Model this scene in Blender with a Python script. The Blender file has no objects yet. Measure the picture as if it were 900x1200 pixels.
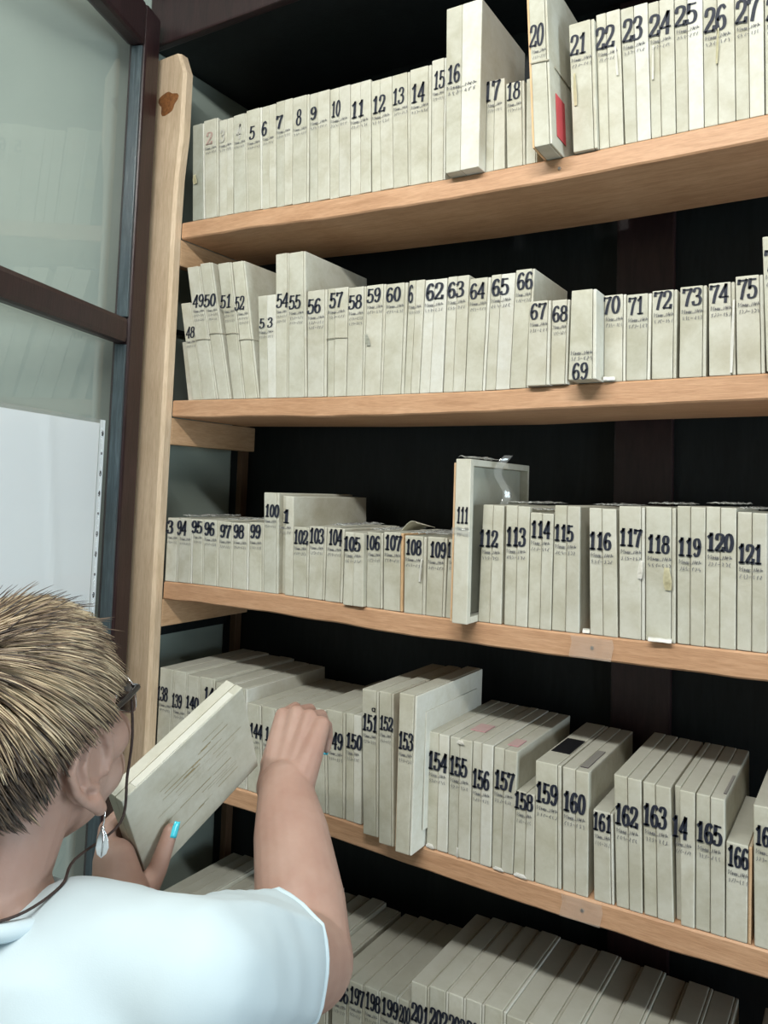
import bpy, bmesh, math, random
from mathutils import Vector, Matrix, noise
from math import sin, cos, pi, radians

SC = bpy.context.scene
COL = SC.collection

# ------------------------------------------------------------------ camera
cam_d = bpy.data.cameras.new('camera'); cam = bpy.data.objects.new('camera', cam_d); COL.objects.link(cam)
YAW, PITCH, ROLL = -0.547, 0.0659, 0.0327
_f = Vector((sin(YAW)*cos(PITCH), cos(YAW)*cos(PITCH), sin(PITCH)))
_r = Vector((cos(YAW), -sin(YAW), 0)); _u = _r.cross(_f)
_r2 = _r*cos(ROLL) + _u*sin(ROLL); _u2 = -_r*sin(ROLL) + _u*cos(ROLL)
cam.matrix_world = Matrix(((_r2.x, _u2.x, -_f.x, 1.1903), (_r2.y, _u2.y, -_f.y, -1.114), (_r2.z, _u2.z, -_f.z, 1.6934), (0, 0, 0, 1)))
cam_d.sensor_fit = 'AUTO'; cam_d.sensor_width = 36; cam_d.lens = 927.7/1200*36
cam_d.shift_x = (450-458.5)/1200; cam_d.shift_y = (513.1-600)/1200
cam_d.clip_start = .02
SC.camera = cam

# ------------------------------------------------------------------ light
SC.view_settings.view_transform = 'Standard'; SC.view_settings.look = 'None'
SC.view_settings.gamma = 1; SC.view_settings.use_curve_mapping = False
SC.view_settings.exposure = -0.35
world = bpy.data.worlds.new('world'); SC.world = world; world.use_nodes = True
world.node_tree.nodes['Background'].inputs[0].default_value = (.8, .9, 1, 1)
world.node_tree.nodes['Background'].inputs[1].default_value = .0
def area(name, loc, sx, sy, power, col, target=None):
    l = bpy.data.lights.new(name, 'AREA'); l.shape = 'RECTANGLE'; l.size = sx; l.size_y = sy; l.energy = power; l.color = col
    o = bpy.data.objects.new(name, l); COL.objects.link(o); o.location = loc
    if target is not None:
        o.rotation_euler = (Vector(target)-Vector(loc)).to_track_quat('-Z', 'Y').to_euler()
    return o
LAMP = (.90, -1.34, 2.84)
LROT = radians(40)      # the lamp's trough is tilted towards the shelves
lo = area('ceiling_lamp_light', (LAMP[0], LAMP[1]+.052*sin(LROT), LAMP[2]-.052*cos(LROT)), 1.50, .10, 43, (1, .99, .94))
lo.rotation_euler = (LROT, 0, 0)
area('added_daylight', (3.37, -.52, 1.45), 0.85, 1.2, 56, (.78, .92, 1), (0, -.55, 1.45))  # cool side light from out of view, added and aimed to brighten the door sheet

# ------------------------------------------------------------------ materials
def mat(name, build=None, col=(.8, .8, .8), rough=.6, spec=.3, metal=0):
    m = bpy.data.materials.new(name); m.use_nodes = True
    nt = m.node_tree; b = nt.nodes['Principled BSDF']
    b.inputs['Base Color'].default_value = (*col, 1); b.inputs['Roughness'].default_value = rough
    b.inputs['Specular IOR Level'].default_value = spec; b.inputs['Metallic'].default_value = metal
    if build: build(nt, b)
    return m
def N(nt, t, **kw):
    n = nt.nodes.new(t)
    for k, v in kw.items():
        if k in n.inputs: n.inputs[k].default_value = v
        else: setattr(n, k, v)
    return n
def coords(nt, scale=(1, 1, 1), kind='Object', rnd=False):
    tc = N(nt, 'ShaderNodeTexCoord'); mp = N(nt, 'ShaderNodeMapping'); mp.inputs['Scale'].default_value = scale
    nt.links.new(tc.outputs[kind], mp.inputs[0])
    if rnd:
        oi = N(nt, 'ShaderNodeObjectInfo'); mu = N(nt, 'ShaderNodeMath', operation='MULTIPLY'); mu.inputs[1].default_value = 37
        nt.links.new(oi.outputs['Random'], mu.inputs[0]); nt.links.new(mu.outputs[0], mp.inputs['Location'])
    return mp.outputs[0]
def ramp(nt, fac, stops):
    r = N(nt, 'ShaderNodeValToRGB'); e = r.color_ramp.elements
    while len(e) < len(stops): e.new(.5)
    for k, (p, c) in zip(e, stops): k.position = p; k.color = (*c, 1)
    nt.links.new(fac, r.inputs[0]); return r.outputs[0]
def noise_t(nt, vec, scale, detail=4, rough=.55, dist=0):
    n = N(nt, 'ShaderNodeTexNoise'); n.inputs['Scale'].default_value = scale; n.inputs['Detail'].default_value = detail
    n.inputs['Roughness'].default_value = rough; n.inputs['Distortion'].default_value = dist
    nt.links.new(vec, n.inputs['Vector']); return n.outputs['Fac']
def mix(nt, a, b, fac, mode='MIX'):
    m = N(nt, 'ShaderNodeMix', data_type='RGBA', blend_type=mode)
    for i, v in ((6, a), (7, b), (0, fac)):
        if hasattr(v, 'is_output'): nt.links.new(v, m.inputs[i])
        elif i == 0: m.inputs[0].default_value = v
        else: m.inputs[i].default_value = (*v, 1)
    return m.outputs[2]
def bump(nt, b, h, strength=.2, dist=.002):
    n = N(nt, 'ShaderNodeBump'); n.inputs['Strength'].default_value = strength; n.inputs['Distance'].default_value = dist
    nt.links.new(h, n.inputs['Height']); nt.links.new(n.outputs[0], b.inputs['Normal'])

def paper_build(base, vary, stain):
    def f(nt, b):
        v = coords(nt, rnd=True)
        oi = N(nt, 'ShaderNodeObjectInfo')
        c0 = ramp(nt, oi.outputs['Random'], [(0, base), (.35, vary), (.7, tuple(x*1.04 for x in base)), (1, tuple(x*.92 for x in base))])
        n1 = noise_t(nt, v, 22, 5, .6, .4)
        r1 = ramp(nt, n1, [(.38, (1, 1, 1)), (.66, stain)])
        c1 = mix(nt, c0, r1, .55, 'MULTIPLY')
        n2 = noise_t(nt, v, 140, 3, .7)
        r2 = ramp(nt, n2, [(.3, (.86, .85, .8)), (.6, (1, 1, 1))])
        c2 = mix(nt, c1, r2, .5, 'MULTIPLY')
        # rubbed corners and edges are paler
        gp = N(nt, 'ShaderNodeNewGeometry'); mp_ = N(nt, 'ShaderNodeMapRange'); mp_.inputs[1].default_value = .52; mp_.inputs[2].default_value = .60; mp_.inputs[4].default_value = .45
        nt.links.new(gp.outputs['Pointiness'], mp_.inputs[0])
        c2 = mix(nt, c2, tuple(min(.86, x*1.25+.04) for x in base), mp_.outputs[0])
        # grey dust lies on faces that look upward
        g = N(nt, 'ShaderNodeNewGeometry'); s = N(nt, 'ShaderNodeSeparateXYZ'); nt.links.new(g.outputs['Normal'], s.inputs[0])
        mr = N(nt, 'ShaderNodeMapRange'); mr.inputs[1].default_value = .6; mr.inputs[2].default_value = .95; mr.inputs[4].default_value = .6
        nt.links.new(s.outputs[2], mr.inputs[0])
        c3 = mix(nt, c2, (.34, .345, .30), mr.outputs[0])
        nt.links.new(c3, b.inputs['Base Color'])
        bump(nt, b, n1, .12, .002)
    return f
M = {}
M['paper'] = mat('aged_card', paper_build((0.550, 0.545, 0.464), (0.512, 0.515, 0.448), (.62, .58, .46)), rough=.75, spec=.2)
M['paper_lid'] = mat('aged_card_lid', paper_build((0.573, 0.568, 0.495), (0.542, 0.538, 0.464), (.66, .62, .50)), rough=.75, spec=.2)
M['paper_pale'] = mat('pale_paper', paper_build((0.642, 0.645, 0.586), (0.611, 0.615, 0.570), (.80, .76, .66)), rough=.7, spec=.2)
M['paper_yellow'] = mat('yellowed_card', paper_build((0.553, 0.527, 0.360), (0.519, 0.493, 0.342), (.6, .55, .4)), rough=.8, spec=.2)
M['tan_edge'] = mat('tan_card_edge', paper_build((.62, .42, .24), (.60, .42, .27), (.7, .6, .5)), rough=.8, spec=.2)
M['white_tear'] = mat('torn_white_paper', paper_build((0.754, 0.756, 0.725), (0.745, 0.738, 0.687), (.85, .8, .7)), rough=.8, spec=.1)
M['red_label'] = mat('red_label', paper_build((.55, .07, .08), (.52, .06, .07), (.6, .4, .4)), rough=.6)
M['dark_label'] = mat('dark_label', paper_build((.05, .03, .05), (.05, .03, .05), (.6, .4, .4)), rough=.5)
M['pink_label'] = mat('pink_label', paper_build((.6, .28, .32), (.6, .3, .33), (.7, .5, .5)), rough=.7)
def ink_build(c, c2):
    def f(nt, b):
        n = noise_t(nt, coords(nt, rnd=True), 260, 3)
        nt.links.new(ramp(nt, n, [(.3, c), (.75, c2)]), b.inputs['Base Color'])
    return f
M['brown_writing'] = mat('faded_brown_ink', ink_build((.30, .24, .12), (.44, .37, .22)), rough=.8)
M['ink'] = mat('stamp_ink', ink_build((.012, .016, .028), (.035, .04, .06)), rough=.6)
M['ink_red'] = mat('faded_red_ink', ink_build((.36, .22, .20), (.52, .42, .36)), rough=.8)
M['ink_pale'] = mat('faded_grey_ink', ink_build((.44, .43, .40), (.58, .57, .5)), rough=.8)
M['pencil'] = mat('pencil_writing', ink_build((.12, .125, .14), (.26, .26, .26)), rough=.8)
M['string'] = mat('string', ink_build((.35, .33, .26), (.55, .52, .42)), rough=.9)
M['cavity'] = mat('box_inside', paper_build((.36, .37, .32), (.34, .35, .31), (.7, .7, .6)), rough=.8)

def wood_build(c1, c2, c3, scale, wear=.0):
    def f(nt, b):
        v = coords(nt, scale)
        n = noise_t(nt, v, 9, 6, .62, .9)
        n2 = noise_t(nt, v, 45, 4, .6, .3)
        a = ramp(nt, n, [(.25, c1), (.5, c2), (.75, c3)])
        d = ramp(nt, n2, [(.3, (.72, .68, .62)), (.6, (1, 1, 1))])
        c = mix(nt, a, d, .6, 'MULTIPLY')
        nb = noise_t(nt, coords(nt), 5, 4, .6)
        c = mix(nt, c, ramp(nt, nb, [(.35, (.82, .76, .7)), (.65, (1, 1, 1))]), .6, 'MULTIPLY')
        nt.links.new(c, b.inputs['Base Color'])
        bump(nt, b, n2, .25, .0015)
    return f
M['board'] = mat('pine_board', wood_build((.49, .28, .16), (.60, .36, .215), (.67, .42, .265), (1, 9, 12)), rough=.5, spec=.35)
M['post'] = mat('pine_post', wood_build((.56, .43, .29), (.66, .52, .37), (.74, .60, .44), (10, 10, .9)), rough=.55, spec=.3)
M['knot'] = mat('wood_knot', wood_build((.10, .045, .02), (.26, .11, .04), (.36, .16, .06), (14, 14, 14)), rough=.45)
M['cleat'] = mat('pine_cleat', wood_build((.46, .29, .16), (.55, .36, .21), (.6, .4, .25), (12, 1.2, 12)), rough=.6)
M['dark_wood'] = mat('dark_stained_wood', wood_build((.018, .010, .012), (.030, .015, .017), (.045, .022, .024), (6, 6, 1)), rough=.38, spec=.5)
M['black_wood'] = mat('black_painted_board', wood_build((.008, .011, .012), (.011, .015, .017), (.015, .020, .022), (5, 5, .8)), rough=.55, spec=.3)
M['bead'] = mat('reflected_light_blue_grey', wood_build((.035, .05, .06), (.06, .085, .10), (.11, .15, .17), (14, 14, 1)), rough=.3, spec=.5)  # blue-grey colour stands for window light reflected on the dark reveal
M['brown_strip'] = mat('brown_lath', wood_build((.10, .06, .035), (.15, .09, .05), (.18, .11, .07), (10, 10, 1)), rough=.6)
def wall_build(c1, c2):
    def f(nt, b):
        v = coords(nt); n = noise_t(nt, v, 2.2, 6, .6); n2 = noise_t(nt, v, 90, 3)
        nt.links.new(ramp(nt, n, [(.3, c1), (.7, c2)]), b.inputs['Base Color']); bump(nt, b, n2, .08, .002)
    return f
M['wall'] = mat('pale_green_plaster', wall_build((.32, .385, .345), (.36, .425, .38)), rough=.75, spec=.25)
M['room'] = mat('room_plaster', wall_build((.28, .29, .27), (.32, .33, .31)), rough=.85, spec=.1)
M['ceiling'] = mat('ceiling_paint', wall_build((.74, .74, .71), (.78, .78, .75)), rough=.9, spec=.1)
def floor_build(nt, b):
    v = coords(nt); br = N(nt, 'ShaderNodeTexBrick'); br.inputs['Scale'].default_value = 2.2; br.inputs['Mortar Size'].default_value = .006
    br.inputs['Color1'].default_value = (.20, .12, .07, 1); br.inputs['Color2'].default_value = (.26, .16, .09, 1); br.inputs['Mortar'].default_value = (.05, .03, .02, 1)
    nt.links.new(v, br.inputs['Vector']); n = noise_t(nt, v, 12, 5)
    nt.links.new(mix(nt, br.outputs['Color'], ramp(nt, n, [(.3, (.7, .7, .7)), (.7, (1, 1, 1))]), .7, 'MULTIPLY'), b.inputs['Base Color'])
M['floor'] = mat('parquet_floor', floor_build, rough=.4)
def film(name, white, alpha, rough, spec_mix):
    m = bpy.data.materials.new(name); m.use_nodes = True; nt = m.node_tree; nt.nodes.clear()
    o = N(nt, 'ShaderNodeOutputMaterial'); t = N(nt, 'ShaderNodeBsdfTransparent'); d = N(nt, 'ShaderNodeBsdfDiffuse'); g = N(nt, 'ShaderNodeBsdfGlossy')
    d.inputs[0].default_value = (*white, 1); g.inputs['Roughness'].default_value = rough
    a = N(nt, 'ShaderNodeMixShader'); a.inputs[0].default_value = alpha; nt.links.new(t.outputs[0], a.inputs[1]); nt.links.new(d.outputs[0], a.inputs[2])
    fr = N(nt, 'ShaderNodeFresnel'); fr.inputs[0].default_value = 1.5; mu = N(nt, 'ShaderNodeMath', operation='MULTIPLY'); mu.inputs[1].default_value = spec_mix
    ge = N(nt, 'ShaderNodeNewGeometry'); iv = N(nt, 'ShaderNodeMath', operation='SUBTRACT'); iv.inputs[0].default_value = 1; nt.links.new(ge.outputs['Backfacing'], iv.inputs[1])
    m2 = N(nt, 'ShaderNodeMath', operation='MULTIPLY'); nt.links.new(fr.outputs[0], m2.inputs[0]); nt.links.new(iv.outputs[0], m2.inputs[1]); nt.links.new(m2.outputs[0], mu.inputs[0])
    c = N(nt, 'ShaderNodeMixShader'); nt.links.new(mu.outputs[0], c.inputs[0]); nt.links.new(a.outputs[0], c.inputs[1]); nt.links.new(g.outputs[0], c.inputs[2])
    nt.links.new(c.outputs[0], o.inputs[0]); return m
M['glass'] = film('window_glass', (.75, .82, .78), .03, .01, 1.0)
M['plastic'] = film('clear_plastic_wrap', (.75, .78, .76), .34, .22, .8)
M['film'] = film('clear_plastic_film', (.8, .84, .84), .10, .10, 2.0)
M['sleeve'] = film('clear_plastic_sleeve', (.9, .93, .95), .06, .08, .8)
M['tape'] = film('clear_tape', (.85, .75, .65), .13, .15, 1.0)
M['sheet'] = mat('white_sheet', wall_build((.84, .91, .95), (.87, .93, .96)), rough=.6, spec=.3)
M['metal'] = mat('steel', ink_build((.45, .45, .45), (.6, .6, .6)), rough=.35, metal=1)
M['silver'] = mat('silver', ink_build((.75, .75, .76), (.85, .85, .86)), rough=.18, metal=1)
M['black_plastic'] = mat('black_plastic', ink_build((.01, .01, .012), (.02, .02, .022)), rough=.3, spec=.5)
M['lens'] = film('tinted_lens', (.03, .035, .04), .55, .02, 1.6)
M['cord'] = mat('dark_cord', ink_build((.03, .02, .018), (.06, .04, .035)), rough=.6)
M['nail'] = mat('turquoise_nail_polish', ink_build((.05, .60, .75), (.10, .68, .80)), rough=.2, spec=.6)
def skin_build(nt, b):
    v = coords(nt); n = noise_t(nt, v, 14, 4, .6); n2 = noise_t(nt, v, 420, 3)
    nt.links.new(ramp(nt, n, [(.3, (.36, .215, .170)), (.55, (.41, .265, .212)), (.8, (.46, .315, .26))]), b.inputs['Base Color'])
    bump(nt, b, n2, .1, .0008)
    b.inputs['Subsurface Weight'].default_value = .12; b.inputs['Subsurface Radius'].default_value = (.012, .005, .003); b.inputs['Subsurface Scale'].default_value = .6
M['skin'] = mat('skin', skin_build, rough=.5, spec=.35)
def cloth_build(c1, c2):
    def f(nt, b):
        v = coords(nt); n = noise_t(nt, v, 7, 4, .55, .5); w = noise_t(nt, v, 900, 2)
        nt.links.new(ramp(nt, n, [(.3, c1), (.7, c2)]), b.inputs['Base Color']); bump(nt, b, w, .1, .0006)
        b.inputs['Sheen Weight'].default_value = .1
    return f
M['shirt'] = mat('white_cotton', cloth_build((.51, .62, .67), (.55, .66, .71)), rough=.85, spec=.15)
M['trousers'] = mat('navy_cotton', cloth_build((.02, .025, .045), (.03, .035, .06)), rough=.9, spec=.1)
M['shoe'] = mat('black_leather', cloth_build((.012, .012, .012), (.02, .02, .02)), rough=.4)
def hair_mat(name, c1, c2):
    def f(nt, b):
        n = noise_t(nt, coords(nt), 60, 4)
        nt.links.new(ramp(nt, n, [(.3, c1), (.7, c2)]), b.inputs['Base Color'])
    return mat(name, f, rough=.42, spec=.5)
M['hair_light'] = hair_mat('blond_hair', (.50, .40, .255), (.66, .55, .38))
M['hair_mid'] = hair_mat('ash_blond_hair', (.33, .25, .16), (.43, .33, .215))
M['hair_brown'] = hair_mat('brown_hair', (.13, .09, .06), (.2, .14, .095))
M['hair_dark'] = hair_mat('dark_brown_hair', (.035, .025, .02), (.07, .05, .04))
def emit(name, col, s):
    m = mat(name, None, col); b = m.node_tree.nodes['Principled BSDF']; b.inputs['Emission Color'].default_value = (*col, 1); b.inputs['Emission Strength'].default_value = s; return m
M['diffuser'] = emit('lit_diffuser', (1, .985, .93), 6)
M['white_metal'] = mat('white_enamel', ink_build((.75, .75, .74), (.8, .8, .79)), rough=.4)

# ------------------------------------------------------------------ helpers
def tag(o, label=None, cat=None, group=None, kind=None):
    if label: o['label'] = label
    if cat: o['category'] = cat
    if group: o['group'] = group
    if kind: o['kind'] = kind
    return o
def empty(name, loc, rz=0):
    o = bpy.data.objects.new(name, None); COL.objects.link(o); o.location = loc; o.rotation_euler = (0, 0, rz); o.empty_display_size = .05; return o
class MB:
    def __init__(s): s.v = []; s.f = []; s.mi = []
    def add(s, vs, fs, mi=0):
        b = len(s.v); s.v += [tuple(v) for v in vs]; s.f += [tuple(i+b for i in f) for f in fs]; s.mi += [mi]*len(fs); return s
    def box(s, x0, x1, y0, y1, z0, z1, mi=0):
        return s.add([(x0, y0, z0), (x1, y0, z0), (x1, y1, z0), (x0, y1, z0), (x0, y0, z1), (x1, y0, z1), (x1, y1, z1), (x0, y1, z1)],
                     [(0, 3, 2, 1), (4, 5, 6, 7), (0, 1, 5, 4), (1, 2, 6, 5), (2, 3, 7, 6), (3, 0, 4, 7)], mi)
    def tube(s, pts, rad, seg=8, mi=0, closed=False, flat=None):
        pts = [Vector(p) for p in pts]; n = len(pts); rs = rad if isinstance(rad, (list, tuple)) else [rad]*n
        vs = []; up = None
        for i, p in enumerate(pts):
            a = pts[(i-1) % n] if (closed or i > 0) else p; b = pts[(i+1) % n] if (closed or i < n-1) else p
            t = (b-a).normalized() if (b-a).length > 1e-9 else Vector((0, 0, 1))
            if up is None: up = t.orthogonal().normalized()
            up = (up - t*up.dot(t)); up = up.normalized() if up.length > 1e-6 else t.orthogonal().normalized()
            w = t.cross(up)
            for k in range(seg):
                an = 2*pi*k/seg; vs.append(p + up*cos(an)*rs[i] + w*sin(an)*rs[i])
        fs = []
        for i in range(n if closed else n-1):
            j = (i+1) % n
            for k in range(seg): fs.append((i*seg+k, i*seg+(k+1) % seg, j*seg+(k+1) % seg, j*seg+k))
        if not closed: fs.append(tuple(reversed(range(seg)))); fs.append(tuple((n-1)*seg+k for k in range(seg)))
        return s.add(vs, fs, mi)
    def capsule(s, p, q, a, b, seg=16, rings=5, sq=None):
        p = Vector(p); q = Vector(q); t = (q-p).normalized(); up = t.orthogonal().normalized(); w = t.cross(up)
        if sq: up = (Vector(sq[0])-t*Vector(sq[0]).dot(t)).normalized(); w = t.cross(up)
        ks = (sq[1], sq[2]) if sq else (1, 1)
        prof = [(-cos(pi/2*i/rings)*a, sin(pi/2*i/rings)*a, 0) for i in range(1, rings+1)] + [(sin(pi/2*i/rings)*b, cos(pi/2*i/rings)*b, 1) for i in range(rings)]
        vs = [p-t*a]; 
        for (d, r, e) in prof:
            c = (q if e else p)+t*d
            for k in range(seg): an = 2*pi*k/seg; vs.append(c+up*cos(an)*r*ks[0]+w*sin(an)*r*ks[1])
        vs.append(q+t*b); L = len(prof); fs = [(0, 1+(k+1) % seg, 1+k) for k in range(seg)]
        for i in range(L-1):
            for k in range(seg): fs.append((1+i*seg+k, 1+i*seg+(k+1) % seg, 1+(i+1)*seg+(k+1) % seg, 1+(i+1)*seg+k))
        e = 1+L*seg; fs += [(e, 1+(L-1)*seg+k, 1+(L-1)*seg+(k+1) % seg) for k in range(seg)]
        return s.add(vs, fs)
    def chain(s, pts, rad, **kw):
        for i in range(len(pts)-1): s.capsule(pts[i], pts[i+1], rad[i], rad[i+1], **kw)
        return s
    def ellipsoid(s, c, rx, ry, rz, mtx=None, nu=24, nv=14):
        c = Vector(c); vs = []; mtx = mtx or Matrix.Identity(3)
        for i in range(nv+1):
            th = pi*i/nv
            for k in range(nu):
                ph = 2*pi*k/nu; vs.append(c + mtx @ Vector((rx*sin(th)*cos(ph), ry*sin(th)*sin(ph), rz*cos(th))))
        fs = []
        for i in range(nv):
            for k in range(nu):
                a, b_, c_, d = i*nu+k, i*nu+(k+1) % nu, (i+1)*nu+(k+1) % nu, (i+1)*nu+k
                if i == 0: fs.append((a, d, c_))
                elif i == nv-1: fs.append((a, d, b_))
                else: fs.append((a, d, c_, b_))
        return s.add(vs, fs)
    def sheet(s, fn, nu, nv, mi=0):
        vs = [fn(i/nu, j/nv) for j in range(nv+1) for i in range(nu+1)]
        return s.add(vs, [(j*(nu+1)+i, j*(nu+1)+i+1, (j+1)*(nu+1)+i+1, (j+1)*(nu+1)+i) for j in range(nv) for i in range(nu)], mi)
    def mesh(s, name):
        me = bpy.data.meshes.new(name); me.from_pydata(s.v, [], s.f); me.update(); return me
    def build(s, name, mats, parent=None, smooth=False, bevel=0, loc=None, fix=False):
        me = s.mesh(name); mats = mats if isinstance(mats, (list, tuple)) else [mats]
        for m in mats: me.materials.append(m)
        if len(mats) > 1: me.polygons.foreach_set('material_index', s.mi)
        if fix:
            bm = bmesh.new(); bm.from_mesh(me); bmesh.ops.recalc_face_normals(bm, faces=bm.faces); bm.to_mesh(me); bm.free()
        if bevel:
            bm = bmesh.new(); bm.from_mesh(me)
            bmesh.ops.bevel(bm, geom=bm.edges[:], offset=bevel, segments=2, affect='EDGES', profile=.6, clamp_overlap=True)
            bm.to_mesh(me); bm.free()
        if smooth: me.polygons.foreach_set('use_smooth', [True]*len(me.polygons))
        o = bpy.data.objects.new(name, me); COL.objects.link(o)
        if parent: o.parent = parent
        if loc: o.location = loc
        return o
def solid_sheet(fn, nu, nv, th):
    """thin solid with real thickness: fn(u,v)->(point, normal)"""
    mb = MB(); A = []; B = []
    for j in range(nv+1):
        for i in range(nu+1):
            p, n = fn(i/nu, j/nv); p = Vector(p); n = Vector(n); A.append(p+n*th/2); B.append(p-n*th/2)
    m = len(A); w = nu+1; fs = []
    for j in range(nv):
        for i in range(nu):
            q = (j*w+i, j*w+i+1, (j+1)*w+i+1, (j+1)*w+i); fs.append(q); fs.append(tuple(m+k for k in reversed(q)))
    rim = [i for i in range(nu+1)] + [j*w+nu for j in range(1, nv+1)] + [nv*w+i for i in range(nu-1, -1, -1)] + [j*w for j in range(nv-1, 0, -1)]
    for a, b in zip(rim, rim[1:]+rim[:1]): fs.append((b, a, m+a, m+b))
    return mb.add(A+B, fs)
def remesh(mb, voxel, smooth_it=4, fac=.5, name='tmp'):
    me = mb.mesh(name); o = bpy.data.objects.new(name, me); COL.objects.link(o)
    r = o.modifiers.new('r', 'REMESH'); r.mode = 'VOXEL'; r.voxel_size = voxel
    s = o.modifiers.new('s', 'SMOOTH'); s.iterations = smooth_it; s.factor = fac
    dg = bpy.context.evaluated_depsgraph_get(); out = bpy.data.meshes.new_from_object(o.evaluated_get(dg))
    bpy.data.objects.remove(o); bpy.data.meshes.remove(me)
    out.polygons.foreach_set('use_smooth', [True]*len(out.polygons)); return out

# ------------------------------------------------------------------ setting
WX = -.105; CZ = 2.95; YB = -3.2; XR = 3.4
def struct(name, mb, m, label=None):
    o = mb.build(name, m); o['kind'] = 'structure'; return o
struct('floor', MB().box(WX-.1, XR+.1, YB-.1, .5, -.1, 0), M['floor'])
struct('ceiling', MB().box(WX-.1, XR+.1, YB-.1, .5, CZ, CZ+.1), M['ceiling'])
struct('wall_left', MB().box(WX-.1, WX, YB, .45, 0, CZ), M['wall'])
struct('wall_right', MB().box(XR, XR+.1, YB, .45, 0, CZ), M['room'])
struct('wall_rear', MB().box(WX, XR, YB-.1, YB, 0, CZ), M['room'])
wn = MB().box(3.372, 3.399, -1.10, -1.03, 0.8, 2.1).box(3.372, 3.399, -.07, -.045, 1.0, 2.5).box(3.372, 3.399, -1.03, -.07, .8, .85).box(3.372, 3.399, -1.03, -.07, 2.05, 2.1).build('added_window_frame', M['white_metal'])  # unseen frame on the solid wall, added to go with the side light
wn['kind'] = 'structure'
struct('wall_front', MB().box(WX, XR, .36, .45, 0, CZ).box(WX, XR, -.04, .36, 2.72, CZ).box(2.1, XR, -.04, .36, 0, 2.72), M['room'])
lamp = empty('ceiling_light', LAMP); lamp.rotation_euler = (LROT, 0, 0)
MB().box(-.80, .80, -.09, .09, -.02, .04).build('housing', M['white_metal'], lamp, bevel=.006)
for x in (-.5, .5): MB().tube([(x, 0, .03), (x, .075, .09)], .008, 8).build('bracket', M['white_metal'], lamp)
MB().box(-.76, .76, -.055, .055, -.048, -.0205).build('diffuser', M['diffuser'], lamp, bevel=.003)
tag(lamp, 'long white ceiling light with a glowing diffuser above the aisle', 'ceiling light')

# ------------------------------------------------------------------ glazed cabinet that encloses the shelves
cab = empty('glazed_cabinet', (0, 0, 0))
tag(cab, 'tall black-brown wooden cabinet with an open glazed door around the shelves', 'cabinet')
MB().box(WX+.001, 2.095, .30, .355, .02, 2.64).build('back_panel', M['black_wood'], cab)
MB().box(WX+.001, 2.095, .0, .299, 2.605, 2.70).build('top_panel', M['black_wood'], cab, bevel=.003)
MB().box(WX+.001, 2.095, -.0195, -.0005, 2.60, 2.76).build('head_rail', M['dark_wood'], cab, bevel=.004)
MB().box(2.06, 2.095, -.02, .299, .02, 2.599).build('side_panel', M['dark_wood'], cab, bevel=.003)
MB().box(WX+.001, 2.055, -.018, .299, .001, .05).build('plinth', M['dark_wood'], cab, bevel=.003)
MB().box(.800, .900, .284, .2995, .05, 2.599).build('back_batten', M['dark_wood'], cab, bevel=.003)
MB().box(1.55, 1.65, .284, .2995, .05, 2.599).build('back_batten', M['dark_wood'], cab, bevel=.003)
MB().box(WX+.001, -.078, .286, .2995, .05, 2.599).build('corner_batten', M['black_wood'], cab, bevel=.002)
MB().box(-.076, -.060, .278, .2995, .05, 2.599).build('corner_lath', M['brown_strip'], cab, bevel=.002)
for z in (1.395, 2.02):
    MB().box(WX+.001, WX+.014, .02, .285, z-.022 if z < 2 else z-.005, z+.022 if z < 2 else z+.005).build('side_rail', M['black_wood'], cab, bevel=.002)

# the open left door: local x runs from the hinge outwards, local y towards the room, z up
DD = Vector((.345, -.9386, 0)); HX = (-.085, -.0475, 0)
door = MB()
TH = .036; DW = .62; SW = .058
door.box(0, SW, 0, TH, .06, 2.64)
door.box(DW-SW, DW, 0, TH, .06, 2.64)
dang = math.atan2(DD.y, DD.x)
dr = door.build('door', M['dark_wood'], cab, bevel=.006); dr.location = HX; dr.rotation_euler = (0, 0, dang)
tag(dr, 'open glazed door of dark wood')
def dpart(name, mb, m, bevel=.004):
    o = mb.build(name, m, dr, bevel=bevel); return o
# interior face of the door is local +y or -y depending on the side facing the shelves
dpart('top_rail', MB().box(SW+.0005, DW-SW-.0005, 0, TH, 2.553, 2.64), M['dark_wood'], .008)
dpart('middle_rail', MB().box(SW+.0005, DW-SW-.0005, .002, TH-.002, 1.958, 2.008), M['dark_wood'], .010)
dpart('bottom_rail', MB().box(SW+.0005, DW-SW-.0005, 0, TH, .06, .40), M['dark_wood'])
dpart('glass_pane', MB().box(SW+.001, DW-SW-.001, .006, .009, 2.009, 2.552), M['glass'], 0)
dpart('glass_pane', MB().box(SW+.001, DW-SW-.001, .006, .009, .401, 1.957), M['glass'], 0)
for z in (.5, 1.3, 2.2): dpart('hinge', MB().tube([(-.004, TH*.5-.0, z-.03), (-.004, TH*.5, z+.03)], .004), M['metal'], 0)

tag(dpart('reveal_glare_strip', MB().box(SW+.0005, SW+.006, .0095, TH-.004, 2.010, 2.5515), M['bead'], .001), 'blue-grey strip of painted reflected light')  # strips added along the stile to carry the painted reflection
tag(dpart('reveal_glare_strip', MB().box(SW+.0005, SW+.006, .0095, TH-.004, .402, 1.956), M['bead'], .001), 'blue-grey strip of painted reflected light')
def dloc(s, t, z):
    e = Vector((DD.x, DD.y, 0)); n = Vector((-DD.y, DD.x, 0)); return Vector(HX)+e*s+n*t+Vector((0, 0, z))

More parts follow.
